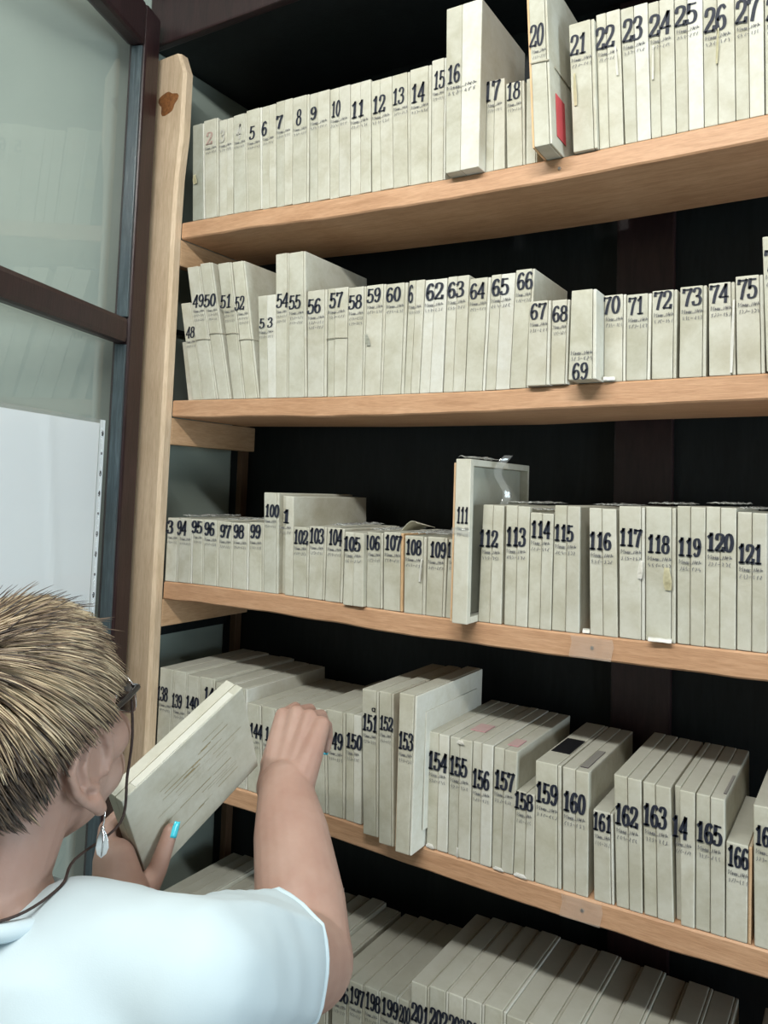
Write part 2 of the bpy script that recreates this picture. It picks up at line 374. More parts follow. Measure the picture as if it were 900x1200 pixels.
# ------------------------------------------------------------------ shelf unit
SZ = {1: 2.205, 2: 1.8535, 3: 1.5, 4: 1.146, 5: .778}
SAG = {1: [(0, .014), (.15, .011), (.34, .003), (.6, -.004), (.8, -.005), (1.08, -.001), (1.95, 0)],
       2: [(0, .004), (.2, .001), (.4, -.002), (.7, -.002), (.85, .003), (1.08, .006), (1.95, .004)],
       3: [(0, 0), (.1, .002), (.3, .002), (.55, -.003), (.8, -.002), (1.08, .003), (1.95, 0)],
       4: [(0, .005), (.42, .004), (.6, -.001), (.75, -.005), (.95, -.004), (1.08, -.002), (1.95, 0)], 5: [(0, 0), (1.95, 0)]}
def sag(k, x):
    P = SAG[k]
    for (a, b), (c, d) in zip(P, P[1:]):
        if x <= c: return b+(d-b)*max(0, x-a)/(c-a)
    return P[-1][1]
unit = empty('wooden_shelf_unit', (0, 0, 0))
tag(unit, 'pine shelf unit of five long boards holding numbered boxes', 'shelves')
# post: outline in x-z with the trimmed, wider head, extruded in depth
prof = []
for i in range(60):
    z = 2.566*i/59
    w = .0
    if z > 2.20: w = .006*min(1, (z-2.20)/.2)
    if z > 2.33: w += .006*sin(min(1, (z-2.33)/.06)*pi/2)
    if z > 2.52: w -= .018*((z-2.52)/.046)**2
    prof.append((w - .0010 + .0008*sin(z*7), z))
pm = MB(); vs = []
for (xr, z) in prof:
    ch = .006
    xl = -.098
    if z > 2.53: xl += .012*((z-2.53)/.036)**2
    for (x, y) in ((xl, -.021), (xr-ch, -.0225), (xr, -.0165), (xr, -.0005), (xl, -.0005)): vs.append((x, y, z))
fs = []
for i in range(len(prof)-1):
    for k in range(5): fs.append((i*5+k, i*5+(k+1) % 5, (i+1)*5+(k+1) % 5, (i+1)*5+k))
fs.append((4, 3, 2, 1, 0)); e = (len(prof)-1)*5; fs.append((e, e+1, e+2, e+3, e+4)); pm.add(vs, fs)
post = pm.build('post', M['post'], unit)
kn = MB(); kc = Vector((-.034, 0, 2.468)); ring = []
for i in range(24):
    an = 2*pi*i/24; q = 1+.16*sin(3*an+.6)+.1*sin(5*an); ring.append((kc.x+.029*q*cos(an), kc.z+.026*q*sin(an)))
kn.add([(x, -.0212, z) for x, z in ring]+[(kc.x+(x-kc.x)*.7, -.0238, kc.z+(z-kc.z)*.7) for x, z in ring], [(i, (i+1) % 24, 24+(i+1) % 24, 24+i) for i in range(24)]+[tuple(range(24, 48))])
tag(kn.build('knot', M['knot'], post, smooth=True, fix=True), 'dark orange-brown knot')
MB().box(1.95, 2.03, .0, .042, 0, 2.56).build('post', M['post'], unit, bevel=.006)
MB().box(1.95, 2.03, .258, .283, 0, 2.56).build('post', M['post'], unit, bevel=.004)
random.seed(3)
for k in SZ:
    dep = .215 if k < 3 else .25
    nx = 90; T = .034; mb = MB(); vs = []
    for i in range(nx+1):
        x = .001 + 1.948*i/nx; z = SZ[k]+sag(k, x); j = .0014*(noise.noise((x*9, k*3.1, 0))) ; j2 = .002*noise.noise((x*13, k*5.7, 2))
        r = .0025
        for (y, zz) in ((j+r, z), (j, z-r), (j, z-T+j2+r), (j+r, z-T+j2), (dep, z-T), (dep, z)): vs.append((x, y, zz))
    fs = []
    for i in range(nx):
        for q in range(6): fs.append((i*6+q, (i+1)*6+q, (i+1)*6+(q+1) % 6, i*6+(q+1) % 6))
    fs.append((0, 1, 2, 3, 4, 5)); fs.append(tuple(reversed([nx*6+q for q in range(6)])))
    mb.add(vs, fs); mb.build('shelf', M['board'], unit, fix=True)
    MB().box(-.022, -.0005, .0005, .25, SZ[k]+sag(k, 0)-T-.054, SZ[k]+sag(k, 0)-T-.0006).build('cleat', M['cleat'], unit, bevel=.002)
    MB().box(1.93, 1.949, .004, .25, SZ[k]-T-.054, SZ[k]-T-.0006).build('cleat', M['cleat'], unit, bevel=.002)
# nails and tape on the front edges of the boards
def nail_at(x, k, label):
    z = SZ[k]+sag(k, x)-.017
    o = MB().tube([(0, 0, 0), (0, -.0018, 0)], [.0028, .0022], 10).build('nail', M['metal'], smooth=False, loc=(x, .0, z))
    tag(o, label, 'nail', 'nails in the shelf edges')
nail_at(.792, 1, 'dark nail head in the front edge of the top shelf')
nail_at(.853, 3, 'nail head under clear tape on the third shelf edge')
nail_at(.845, 4, 'nail head in the pale patch of the fourth shelf edge')
def tape_at(x0, x1, k, label):
    mb = solid_sheet(lambda u, v: ((x0+(x1-x0)*u + .002*sin(v*5), -.0021 - .0004*sin(u*9), SZ[k]+sag(k, x0)-.002-.030*v), (0, -1, 0)), 8, 3, .0004)
    tag(mb.build('adhesive_tape', M['tape'], fix=True), label, 'tape', 'clear tape on the shelf edges')
tape_at(.822, .882, 3, 'strip of clear tape stuck across the third shelf edge below box 116')
tape_at(.815, .872, 4, 'strip of clear tape stuck on the fourth shelf edge below box 160')

# ------------------------------------------------------------------ lettering
def cat_rom(P, n=5):
    if len(P) < 3: return [Vector((*p, 0)) for p in P]
    P = [Vector((*p, 0)) for p in P]; out = []
    for i in range(len(P)-1):
        a = P[i-1] if i else P[0]*2-P[1]; b, c = P[i], P[i+1]; d = P[i+2] if i+2 < len(P) else c*2-b
        for k in range(n):
            t = k/n; out.append(.5*((2*b)+(c-a)*t+(2*a-5*b+4*c-d)*t*t+(3*b-a-3*c+d)*t**3))
    out.append(P[-1]); return out
def ell(cx, cy, rx, ry, n=14): return [(cx+rx*sin(2*pi*i/n), cy+ry*cos(2*pi*i/n)) for i in range(n+1)]
six = [[(.47, .86), (.34, .98), (.19, .88), (.11, .62), (.10, .32), (.19, .07), (.32, .02), (.46, .12), (.49, .32), (.42, .50), (.29, .55), (.14, .42)]]
GL = {'0': [ell(.3, .5, .2, .48)],
 '1': [[(.32, .02), (.32, .98)], [(.13, .78), (.33, .95)], [(.12, .025), (.52, .025)]],
 '2': [[(.10, .72), (.14, .92), (.29, .98), (.46, .90), (.49, .72), (.40, .50), (.20, .24), (.08, .05)], [(.08, .05), (.30, .05), (.52, .05)], [(.52, .03), (.54, .2)]],
 '3': [[(.10, .80), (.18, .95), (.34, .97), (.46, .86), (.45, .68), (.36, .56), (.24, .53)], [(.24, .53), (.42, .48), (.51, .30), (.45, .10), (.28, .02), (.12, .06), (.08, .2)]],
 '4': [[(.41, .0), (.41, .98)], [(.41, .98), (.06, .30)], [(.05, .29), (.57, .29)]],
 '5': [[(.50, .95), (.15, .95)], [(.15, .96), (.13, .53)], [(.13, .52), (.27, .62), (.44, .54), (.51, .32), (.44, .09), (.27, .02), (.12, .06), (.08, .18)]],
 '6': six, '9': [[(.6-x, 1-y) for x, y in six[0]]],
 '7': [[(.08, .78), (.09, .95)], [(.08, .93), (.3, .93), (.54, .95)], [(.53, .95), (.37, .55), (.27, .02)]],
 '8': [ell(.3, .755, .17, .215), ell(.3, .275, .215, .255)],
 'a': [ell(.28, .25, .18, .22), [(.46, .48), (.46, .02)]]}
def ribbon(mb, pts, wf, tf):
    n = len(pts)
    if n < 2: return
    vs = []
    for i, p in enumerate(pts):
        a = pts[max(0, i-1)]; b = pts[min(n-1, i+1)]; t = (b-a); t = t.normalized() if t.length > 1e-9 else Vector((1, 0, 0))
        nn = Vector((-t.y, t.x, 0)); w = wf(t)/2
        e = t*w*.5 if i == n-1 else (t*-w*.5 if i == 0 else Vector((0, 0, 0)))
        vs.append(tf(p+nn*w+e)); vs.append(tf(p-nn*w+e))
    mb.add(vs, [(2*i, 2*i+1, 2*i+3, 2*i+2) for i in range(n-1)])
def number_mesh(text, x0, x1, z0, z1, y, gap_after=None, flip=False, thick=.20, thin=.085, only=None):
    mb = MB(); n = len(text); H = z1-z0; cell = (x1-x0)/n
    gw = min(cell*1.04, .72*H)
    for i, ch in enumerate(text):
        if only and i not in only: continue
        cx = x0+cell*(i+.5)
        for st in GL[ch]:
            def tf(p):
                q = Vector((cx+(p.x-.3)/.6*gw + (p.y-.5)*H*.03, y, z0+p.y*H))
                if flip: q = Vector((x0+x1-q.x, y, z0+z1-q.z))
                return q
            pts = cat_rom(st)
            if len(st) == 2: pts = [pts[0].lerp(pts[1], t/3) for t in range(4)]
            ribbon(mb, pts, lambda t: thin+(thick-thin)*abs(t.y)**1.6, tf)
    return mb
# the small pencilled line below each number reads 'Инв. №№', the next line is an illegible run of figures
CUR = {'I': [[(0, 1), (0, 0), (.5, 1), (.5, 0)]], 'n': [[(0, .6), (0, 0)], [(0, .3), (.35, .3)], [(.35, .6), (.35, 0)]],
       'v': [[(0, 0), (0, .6), (.3, .5), (0, .32), (.32, .15), (0, 0)]], '.': [[(0, 0), (.08, .08)]],
       'N': [[(0, 0), (0, .9), (.35, 0), (.35, .9)], [(.45, .45), (.6, .55), (.6, .3), (.45, .35), (.45, .45)]]}
def scribble(mb, rnd, x0, x1, z, h, y, kind):
    w = x1-x0
    if kind == 0:
        x = x0; s = w/2.75
        for ch, adv in (('I', .62), ('n', .46), ('v', .42), ('.', .25), ('N', .5), ('N', .5)):
            for st in CUR[ch]:
                ribbon(mb, [Vector((p[0], p[1], 0)) for p in st], lambda t: .17, lambda p: (x+p.x*s*.8+p.y*h*.18, y, z+p.y*h))
            x += adv*s
    else:
        n = 7; s = w/n
        for i in range(n):
            if i == 3:
                ribbon(mb, [Vector((0, .5, 0)), Vector((.7, .55, 0))], lambda t: .14, lambda p: (x0+(i+p.x)*s, y, z+p.y*h)); continue
            P = [(rnd.uniform(.1, .7), 1-.33*j+rnd.uniform(-.1, .1)) for j in range(4)]
            ribbon(mb, cat_rom(P, 3), lambda t: .19, lambda p: (x0+(i+p.x)*s+p.y*h*.15, y, z+p.y*h))

# ------------------------------------------------------------------ the numbered boxes
BOXES=[
 (1,'1',0.0273,0.0332,-0.0127,0.0172,0.2003,0.002,None,{}),
 (1,'2',0.0627,0.0344,-0.0178,0.02,0.2036,0.002,(-0.0078,0.0089,0.1514,0.1767),{'ink':'red'}),
 (1,'3',0.0989,0.0364,-0.0125,0.0253,0.196,0.002,(-0.0069,0.0053,0.1497,0.1746),{'seam':0.55,'ink':'pale'}),
 (1,'4',0.1378,0.0362,-0.0129,0.0197,0.198,0.002,(-0.002,0.0099,0.149,0.1767),{'ink':'pale'}),
 (1,'5',0.1746,0.0341,-0.0168,0.0217,0.2017,0.002,(-0.0053,0.0083,0.1417,0.1675),{}),
 (1,'6',0.2093,0.0325,-0.0124,0.0216,0.2023,0.002,(-0.0097,0.0036,0.1443,0.1714),{'seam':0.5}),
 (1,'7',0.2433,0.0372,-0.0119,0.0275,0.2053,0.002,(-0.0088,0.0071,0.1519,0.1766),{'seam':0.5}),
 (1,'8',0.2812,0.0368,-0.0097,0.0286,0.2049,0.002,(0.0015,0.0136,0.1493,0.1794),{}),
 (1,'9',0.3207,0.0443,-0.0101,0.0349,0.2049,0.002,(-0.0059,0.0087,0.1546,0.1777),{'seam':0.4}),
 (1,'10',0.3656,0.0436,-0.0087,0.0348,0.2044,0.002,(-0.0034,0.0168,0.1505,0.1789),{'seam':0.45}),
 (1,'11',0.41,0.0427,-0.0088,0.0345,0.204,0.002,(-0.0044,0.0248,0.1397,0.1689),{'seam':0.5}),
 (1,'12',0.4551,0.0431,-0.0098,0.0324,0.1998,0.002,(-0.0048,0.0218,0.1393,0.1694),{'seam':0.42}),
 (1,'13',0.4989,0.0326,-0.0107,0.0248,0.2,0.002,(-0.0077,0.0158,0.1463,0.1746),{}),
 (1,'14',0.532,0.0385,-0.0078,0.0331,0.2022,0.002,(-0.0041,0.023,0.1422,0.1741),{}),
 (1,'15',0.5716,0.0254,-0.0054,0.0214,0.2087,0.002,(-0.0009,0.0203,0.157,0.187),{}),
 (1,'16',0.6102,0.058,-0.0067,0.0572,0.2749,-0.022,(-0.0014,0.022,0.147,0.1764),{'seam':0.45}),
 (1,'17',0.6689,0.0331,-0.0004,0.0294,0.1483,0.002,(-0.0064,0.0227,0.1152,0.1468),{'seam':0.42}),
 (1,'18',0.7062,0.0298,-0.0054,0.0248,0.1367,0.002,(-0.0041,0.0194,0.1082,0.136),{}),
 (1,'19',0.7372,0.018,-0.0019,0.0143,0.1362,0.002,None,{}),
 (1,'20',0.771,0.0269,-0.0164,0.0118,0.2368,-0.05,(-0.0108,0.0113,0.1528,0.1862),{}),
 (1,'21',0.815,0.0359,-0.0107,0.0276,0.199,-0.006,(-0.0076,0.0179,0.1488,0.18),{}),
 (1,'22',0.8515,0.0351,-0.0086,0.0267,0.2074,0.002,(-0.0092,0.0199,0.1513,0.1852),{'seam':0.42}),
 (1,'23',0.8887,0.0363,-0.0093,0.0293,0.2048,0.002,(-0.0055,0.0232,0.1516,0.186),{'seam':0.48}),
 (1,'24',0.9258,0.0332,-0.007,0.0284,0.2017,0.002,(-0.005,0.0256,0.1489,0.181),{'seam':0.42}),
 (1,'25',0.9599,0.036,-0.0048,0.033,0.1957,0.002,(-0.0039,0.0266,0.1534,0.1827),{'seam':0.45}),
 (1,'26',0.9967,0.0393,-0.0032,0.0366,0.1911,0.002,(-0.0012,0.0281,0.1326,0.1677),{'seam':0.45}),
 (1,'27',1.0368,0.0348,-0.0027,0.0332,0.1881,0.002,(-0.0014,0.0282,0.1335,0.1663),{'seam':0.48}),
 (1,'28',1.073,0.0336,-0.0016,0.0324,0.1859,0.002,(0.0004,0.027,0.1268,0.1597),{}),
 (2,'47',0.022,0.022,-0.026,-0.004,0.1213,0.02,None,{}),
 (2,'48',0.05,0.03,-0.046,-0.016,0.1968,0.004,(-0.026,-0.003,0.1247,0.1467),{}),
 (2,'49',0.0824,0.0362,-0.0637,-0.029,0.2686,0.002,(-0.0419,-0.0128,0.1848,0.2092),{}),
 (2,'50',0.1208,0.0317,-0.0671,-0.0354,0.2725,0.002,(-0.0501,-0.0189,0.1839,0.208),{}),
 (2,'51',0.1579,0.0291,-0.0562,-0.0216,0.2673,0.002,(-0.0435,-0.0151,0.1777,0.2029),{}),
 (2,'52',0.1884,0.0333,-0.0486,-0.0186,0.2662,0.002,(-0.0363,-0.0129,0.1708,0.197),{}),
 (2,'53',0.2235,0.0382,-0.0163,0.0271,0.1936,0.002,(-0.0115,0.0272,0.1318,0.1498),{'seam':0.5}),
 (2,'54',0.2623,0.028,-0.0154,0.015,0.2687,0.002,(-0.0082,0.0196,0.1673,0.1929),{}),
 (2,'55',0.2912,0.0408,-0.013,0.0242,0.2675,0.002,(-0.0074,0.0195,0.1623,0.1875),{}),
 (2,'56',0.334,0.0405,-0.0096,0.0336,0.1922,0.002,(-0.0075,0.0223,0.1506,0.1768),{}),
 (2,'57',0.3771,0.0393,-0.0083,0.0357,0.1928,0.002,(-0.0023,0.0254,0.1578,0.1841),{'seam':0.35}),
 (2,'58',0.4177,0.0362,-0.0033,0.033,0.19,0.002,(-0.0022,0.0257,0.1517,0.1758),{}),
 (2,'59',0.4548,0.0355,-0.0033,0.0359,0.1896,0.002,(-0.0013,0.0263,0.1595,0.1832),{}),
 (2,'60',0.4909,0.0406,0.0006,0.0419,0.1877,0.002,(0.0011,0.03,0.1568,0.1809),{}),
 (2,'61',0.5321,0.0282,0.0033,0.0331,0.189,0.002,(0.0034,0.0217,0.1522,0.1809),{'seam':0.45}),
 (2,'62',0.5611,0.0421,0.0052,0.0453,0.1867,0.002,(0.0075,0.0395,0.1524,0.1794),{'seam':0.45}),
 (2,'63',0.605,0.0377,0.0027,0.0407,0.1873,0.002,(0.0034,0.0329,0.1527,0.1775),{'seam':0.45}),
 (2,'64',0.6438,0.0337,0.0031,0.0395,0.1795,0.002,(0.0044,0.0305,0.1466,0.171),{}),
 (2,'65',0.6785,0.0399,0.0055,0.0458,0.1811,0.002,(0.007,0.036,0.1477,0.1734),{'seam':0.42}),
 (2,'66',0.7191,0.0303,0.006,0.0363,0.1829,0.002,(0.0083,0.0343,0.1516,0.1775),{}),
 (2,'67',0.7512,0.0353,0.0029,0.036,0.1267,-0.012,(0.0044,0.0292,0.0992,0.1228),{}),
 (2,'68',0.7871,0.0251,0.0006,0.0272,0.1253,-0.008,(0.0015,0.0244,0.0927,0.116),{}),
 (2,'69',0.8235,0.0394,0.0024,0.038,0.1281,-0.035,(0.0056,0.0284,-0.0,0.0235),{'flip':1}),
 (2,'70',0.8635,0.0304,-0.0014,0.0298,0.1255,0.002,(-0.0036,0.0219,0.0982,0.1231),{}),
 (2,'71',0.8949,0.0326,-0.0006,0.0339,0.1228,0.002,(0.0019,0.0237,0.0937,0.1184),{}),
 (2,'72',0.9301,0.0322,-0.0007,0.033,0.1241,0.002,(0.002,0.0259,0.0973,0.1223),{}),
 (2,'73',0.9663,0.0344,0.0005,0.0348,0.1252,0.002,(0.0037,0.0289,0.0982,0.1221),{}),
 (2,'74',1.0048,0.0328,-0.0013,0.0312,0.1257,0.002,(0.0002,0.024,0.0987,0.1228),{}),
 (2,'75',1.0394,0.0334,-0.0025,0.031,0.131,0.002,(0.0002,0.0242,0.1002,0.1265),{}),
 (2,'76',1.0762,0.0324,-0.0055,0.0312,0.1759,-0.012,(-0.003,0.0244,0.1298,0.1576),{}),
 (3,'93',0.0005,0.0335,0.0,0.0335,0.1241,0.002,(-0.0184,0.0172,0.0938,0.1183),{}),
 (3,'94',0.0354,0.0379,-0.0008,0.0333,0.1241,0.002,(-0.0075,0.0183,0.092,0.1181),{}),
 (3,'95',0.0751,0.03,-0.0057,0.0222,0.1236,0.002,(-0.0082,0.0199,0.097,0.1195),{}),
 (3,'96',0.106,0.0351,-0.0078,0.0302,0.1234,0.002,(-0.0052,0.0211,0.0943,0.1184),{}),
 (3,'97',0.1424,0.0342,-0.0053,0.0289,0.1217,0.002,(-0.0013,0.0254,0.0926,0.1159),{}),
 (3,'98',0.1778,0.0378,-0.0054,0.0332,0.1215,0.002,(-0.003,0.0224,0.0933,0.1176),{}),
 (3,'99',0.2175,0.0345,-0.0052,0.0282,0.1241,0.002,(-0.0022,0.0225,0.0956,0.1196),{}),
 (3,'100',0.2528,0.0317,-0.0093,0.0247,0.1795,0.002,(-0.0045,0.0284,0.1361,0.1578),{}),
 (3,'101',0.2851,0.0331,-0.0068,0.0263,0.1749,0.002,(0.0001,0.0255,0.1267,0.15),{'seam':0.45}),
 (3,'102',0.3194,0.0328,-0.005,0.029,0.1214,0.002,(-0.0032,0.028,0.0923,0.116),{}),
 (3,'103',0.3532,0.0338,-0.0035,0.0328,0.1251,0.002,(-0.0027,0.0286,0.0963,0.1214),{}),
 (3,'104',0.3885,0.0354,-0.0007,0.035,0.1256,0.002,(0.0036,0.0314,0.0966,0.1224),{}),
 (3,'105',0.4319,0.0407,-0.0003,0.0378,0.1215,-0.008,(-0.002,0.0324,0.0908,0.1136),{'seam':0.5}),
 (3,'106',0.4732,0.0309,-0.003,0.0269,0.1238,0.002,(-0.0073,0.0231,0.0952,0.1178),{}),
 (3,'107',0.5063,0.0362,-0.0038,0.0335,0.1266,0.002,(-0.0012,0.0306,0.0978,0.1215),{}),
 (3,'108',0.545,0.0389,-0.0022,0.0374,0.1236,0.002,(0.0004,0.0292,0.0938,0.1174),{}),
 (3,'109',0.5851,0.0336,-0.0001,0.0345,0.1241,0.002,(0.0044,0.0333,0.0925,0.1163),{}),
 (3,'110',0.6203,0.0232,0.002,0.0252,0.1222,0.002,(-0.0,0.0235,0.0944,0.117),{}),
 (3,'111',0.6499,0.025,0.0043,0.0307,0.2464,-0.035,(0.0038,0.0236,0.1496,0.173),{}),
 (3,'112',0.6755,0.0382,0.0041,0.0385,0.1781,0.002,(-0.0013,0.03,0.1145,0.1391),{'seam':0.5}),
 (3,'113',0.7182,0.0367,-0.0007,0.0372,0.1782,0.002,(0.0005,0.032,0.1183,0.1453),{'seam':0.5}),
 (3,'114',0.7561,0.0352,0.0004,0.0362,0.169,0.002,(0.0018,0.0321,0.1328,0.1565),{'seam':0.52}),
 (3,'115',0.7925,0.0407,0.0013,0.0389,0.1804,0.002,(0.0012,0.0303,0.1295,0.1523),{'seam':0.5}),
 (3,'116',0.8488,0.0392,-0.0042,0.0344,0.1779,0.002,(-0.0034,0.0286,0.1197,0.1434),{'seam':0.48}),
 (3,'117',0.8903,0.0344,-0.0031,0.0323,0.1812,0.002,(-0.0019,0.0286,0.1265,0.15),{}),
 (3,'118',0.9259,0.0386,-0.0018,0.0376,0.1812,0.002,(0.0007,0.0299,0.1189,0.1426),{}),
 (3,'119',0.9667,0.0341,-0.0016,0.0345,0.1829,0.002,(-0.0,0.0291,0.1169,0.1403),{'seam':0.48}),
 (3,'120',1.0015,0.0374,0.0007,0.0375,0.1828,0.002,(0.0012,0.0344,0.1251,0.1479),{'seam':0.48}),
 (3,'121',1.0402,0.0348,0.0004,0.035,0.1769,0.002,(0.0008,0.0298,0.1115,0.1354),{'seam':0.5}),
 (4,'138',0.0005,0.0395,0.0,0.0395,0.1826,0.002,(-0.0046,0.0248,0.1207,0.1468),{}),
 (4,'139',0.041,0.038,-0.0004,0.0338,0.1831,0.002,(-0.0045,0.0226,0.1141,0.1387),{}),
 (4,'140',0.081,0.035,-0.0055,0.026,0.1796,0.002,(-0.0077,0.0265,0.1188,0.1407),{}),
 (4,'141',0.118,0.037,-0.0105,0.026,0.1813,0.002,(0.0016,0.0385,0.1383,0.164),{}),
 (4,'142',0.157,0.036,-0.0097,0.0263,0.1767,0.002,(-0.004,0.026,0.1134,0.1384),{}),
 (4,'143',0.195,0.038,-0.0089,0.0291,0.176,0.002,(-0.004,0.026,0.1135,0.1385),{}),
 (4,'144',0.2348,0.0338,-0.009,0.0218,0.1524,0.002,(-0.001,0.029,0.0956,0.1186),{}),
 (4,'145',0.2709,0.0329,-0.0118,0.0217,0.1528,0.002,(-0.001,0.029,0.0956,0.1186),{}),
 (4,'146',0.3061,0.0321,-0.0112,0.0215,0.1524,0.002,(-0.001,0.029,0.0957,0.1187),{}),
 (4,'147',0.34,0.0305,-0.011,0.0197,0.1544,0.002,(-0.001,0.029,0.0958,0.1188),{}),
 (4,'148',0.3723,0.0389,-0.0115,0.0269,0.1692,0.002,(-0.0073,0.0248,0.1193,0.1452),{}),
 (4,'149',0.4125,0.0322,-0.0116,0.026,0.1714,0.002,(-0.0089,0.0237,0.1097,0.1355),{}),
 (4,'150',0.4465,0.031,-0.0066,0.0245,0.1725,0.002,(-0.0043,0.0281,0.1178,0.1409),{'seam':0.5}),
 (4,'151',0.4958,0.0278,-0.0111,0.0201,0.2245,-0.02,(-0.0083,0.0207,0.1607,0.186),{}),
 (4,'152',0.5327,0.0262,-0.008,0.0177,0.2303,-0.032,(-0.0054,0.0192,0.1725,0.1933),{}),
 (4,'153',0.5671,0.0279,-0.0009,0.03,0.2367,-0.04,(0.0,0.026,0.154,0.179),{}),
 (4,'154',0.5979,0.0363,-0.0008,0.0342,0.175,0.002,(-0.0017,0.0328,0.1194,0.1457),{'seam':0.5}),
 (4,'155',0.6352,0.0365,-0.0014,0.0361,0.1751,0.002,(-0.0012,0.0293,0.1198,0.1468),{'seam':0.45}),
 (4,'156',0.6732,0.0331,-0.0008,0.0326,0.1763,0.002,(-0.0003,0.0282,0.1099,0.1365),{'seam':0.45}),
 (4,'157',0.7076,0.033,-0.0002,0.0368,0.1755,0.002,(0.001,0.033,0.1172,0.1431),{'seam':0.45}),
 (4,'158',0.7415,0.0315,0.0023,0.0306,0.1211,0.002,(-0.0009,0.0284,0.097,0.12),{'seam':0.55}),
 (4,'159',0.7747,0.0386,-0.0023,0.0356,0.1695,0.002,(-0.0014,0.0317,0.1132,0.1408),{}),
 (4,'160',0.8158,0.0358,-0.0033,0.0347,0.1687,0.002,(-0.0016,0.0309,0.1101,0.1363),{'seam':0.5}),
 (4,'161',0.8605,0.0273,-0.0031,0.0239,0.1202,0.002,(-0.0035,0.023,0.0942,0.1172),{}),
 (4,'162',0.8908,0.0347,-0.0059,0.0311,0.173,0.002,(-0.0037,0.0273,0.109,0.1356),{'seam':0.5}),
 (4,'163',0.9278,0.0377,-0.0036,0.032,0.1713,0.002,(-0.0032,0.0278,0.1161,0.1438),{'seam':0.45}),
 (4,'164',0.9666,0.0247,-0.0036,0.024,0.1712,0.002,(-0.0048,0.0156,0.1101,0.1366),{'seam':0.3}),
 (4,'165',0.9924,0.0352,-0.0002,0.0341,0.17,0.002,(-0.0001,0.0314,0.111,0.1357),{'seam':0.5}),
 (4,'166',1.0286,0.0292,0.0002,0.0303,0.1187,0.002,(0.0015,0.0265,0.0899,0.1146),{}),
 (4,'167',1.0618,0.0291,-0.0016,0.0291,0.1705,0.002,(0.0004,0.0256,0.1232,0.1463),{}),
 (5,'183',0.004,0.0317,-0.002,0.0297,0.121,0.002,None,{}),
 (5,'184',0.0365,0.0317,-0.002,0.0297,0.125,0.002,None,{}),
 (5,'185',0.069,0.0317,-0.002,0.0297,0.129,0.002,None,{}),
 (5,'186',0.1015,0.0317,-0.002,0.0297,0.121,0.002,None,{}),
 (5,'187',0.134,0.0317,-0.002,0.0297,0.125,0.002,None,{}),
 (5,'188',0.1665,0.0317,-0.002,0.0297,0.129,0.002,None,{}),
 (5,'189',0.199,0.0317,-0.002,0.0297,0.121,0.002,None,{}),
 (5,'190',0.2315,0.0317,-0.002,0.0297,0.125,0.002,None,{}),
 (5,'191',0.264,0.0317,-0.002,0.0297,0.129,0.002,None,{}),
 (5,'192',0.2965,0.0317,-0.002,0.0297,0.121,0.002,None,{}),
 (5,'193',0.329,0.0317,-0.002,0.0297,0.125,0.002,None,{}),
 (5,'194',0.3615,0.0317,-0.002,0.0297,0.129,0.002,None,{}),
 (5,'195',0.394,0.0317,-0.002,0.0297,0.121,0.002,(0.003,0.0295,0.093,0.116),{}),
 (5,'196',0.434,0.0314,-0.001,0.0304,0.121,0.002,(0.001,0.031,0.088,0.113),{}),
 (5,'197',0.466,0.0294,-0.001,0.0284,0.126,0.002,(0.001,0.029,0.093,0.118),{}),
 (5,'198',0.496,0.0294,-0.001,0.0284,0.128,0.002,(0.001,0.029,0.095,0.12),{}),
 (5,'199',0.526,0.0324,-0.001,0.0314,0.13,0.002,(0.001,0.032,0.097,0.122),{}),
 (5,'200',0.559,0.0204,-0.001,0.0194,0.13,0.002,(0.001,0.02,0.097,0.122),{}),
 (5,'201',0.58,0.0314,-0.001,0.0304,0.163,0.002,(0.001,0.031,0.107,0.133),{}),
 (5,'202',0.612,0.0314,-0.001,0.0304,0.167,0.002,(0.001,0.031,0.111,0.137),{}),
 (5,'203',0.644,0.0284,-0.001,0.0274,0.168,0.002,(0.001,0.028,0.112,0.138),{}),
 (5,'204',0.673,0.0294,-0.001,0.0284,0.17,0.002,(0.001,0.029,0.114,0.14),{}),
 (5,'205',0.703,0.0334,-0.001,0.0324,0.172,0.002,None,{}),
 (5,'206',0.737,0.0334,-0.001,0.0324,0.169,0.002,None,{}),
 (5,'207',0.771,0.0334,-0.001,0.0324,0.171,0.002,None,{}),
 (5,'208',0.805,0.0334,-0.001,0.0324,0.172,0.002,None,{}),
 (5,'209',0.839,0.0354,-0.001,0.0344,0.168,0.002,None,{}),
 (5,'210',0.875,0.0334,-0.001,0.0324,0.171,0.002,None,{}),
 (5,'211',0.909,0.0334,-0.001,0.0324,0.167,0.002,None,{}),
 (5,'212',0.943,0.0354,-0.001,0.0344,0.17,0.002,None,{}),
 (5,'213',0.979,0.0354,-0.001,0.0344,0.168,0.002,None,{}),
 (5,'214',1.05,0.033,0.0,0.033,0.168,0.002,None,{}),
 (5,'215',1.0836,0.0344,0.0,0.0344,0.165,0.002,None,{}),
]

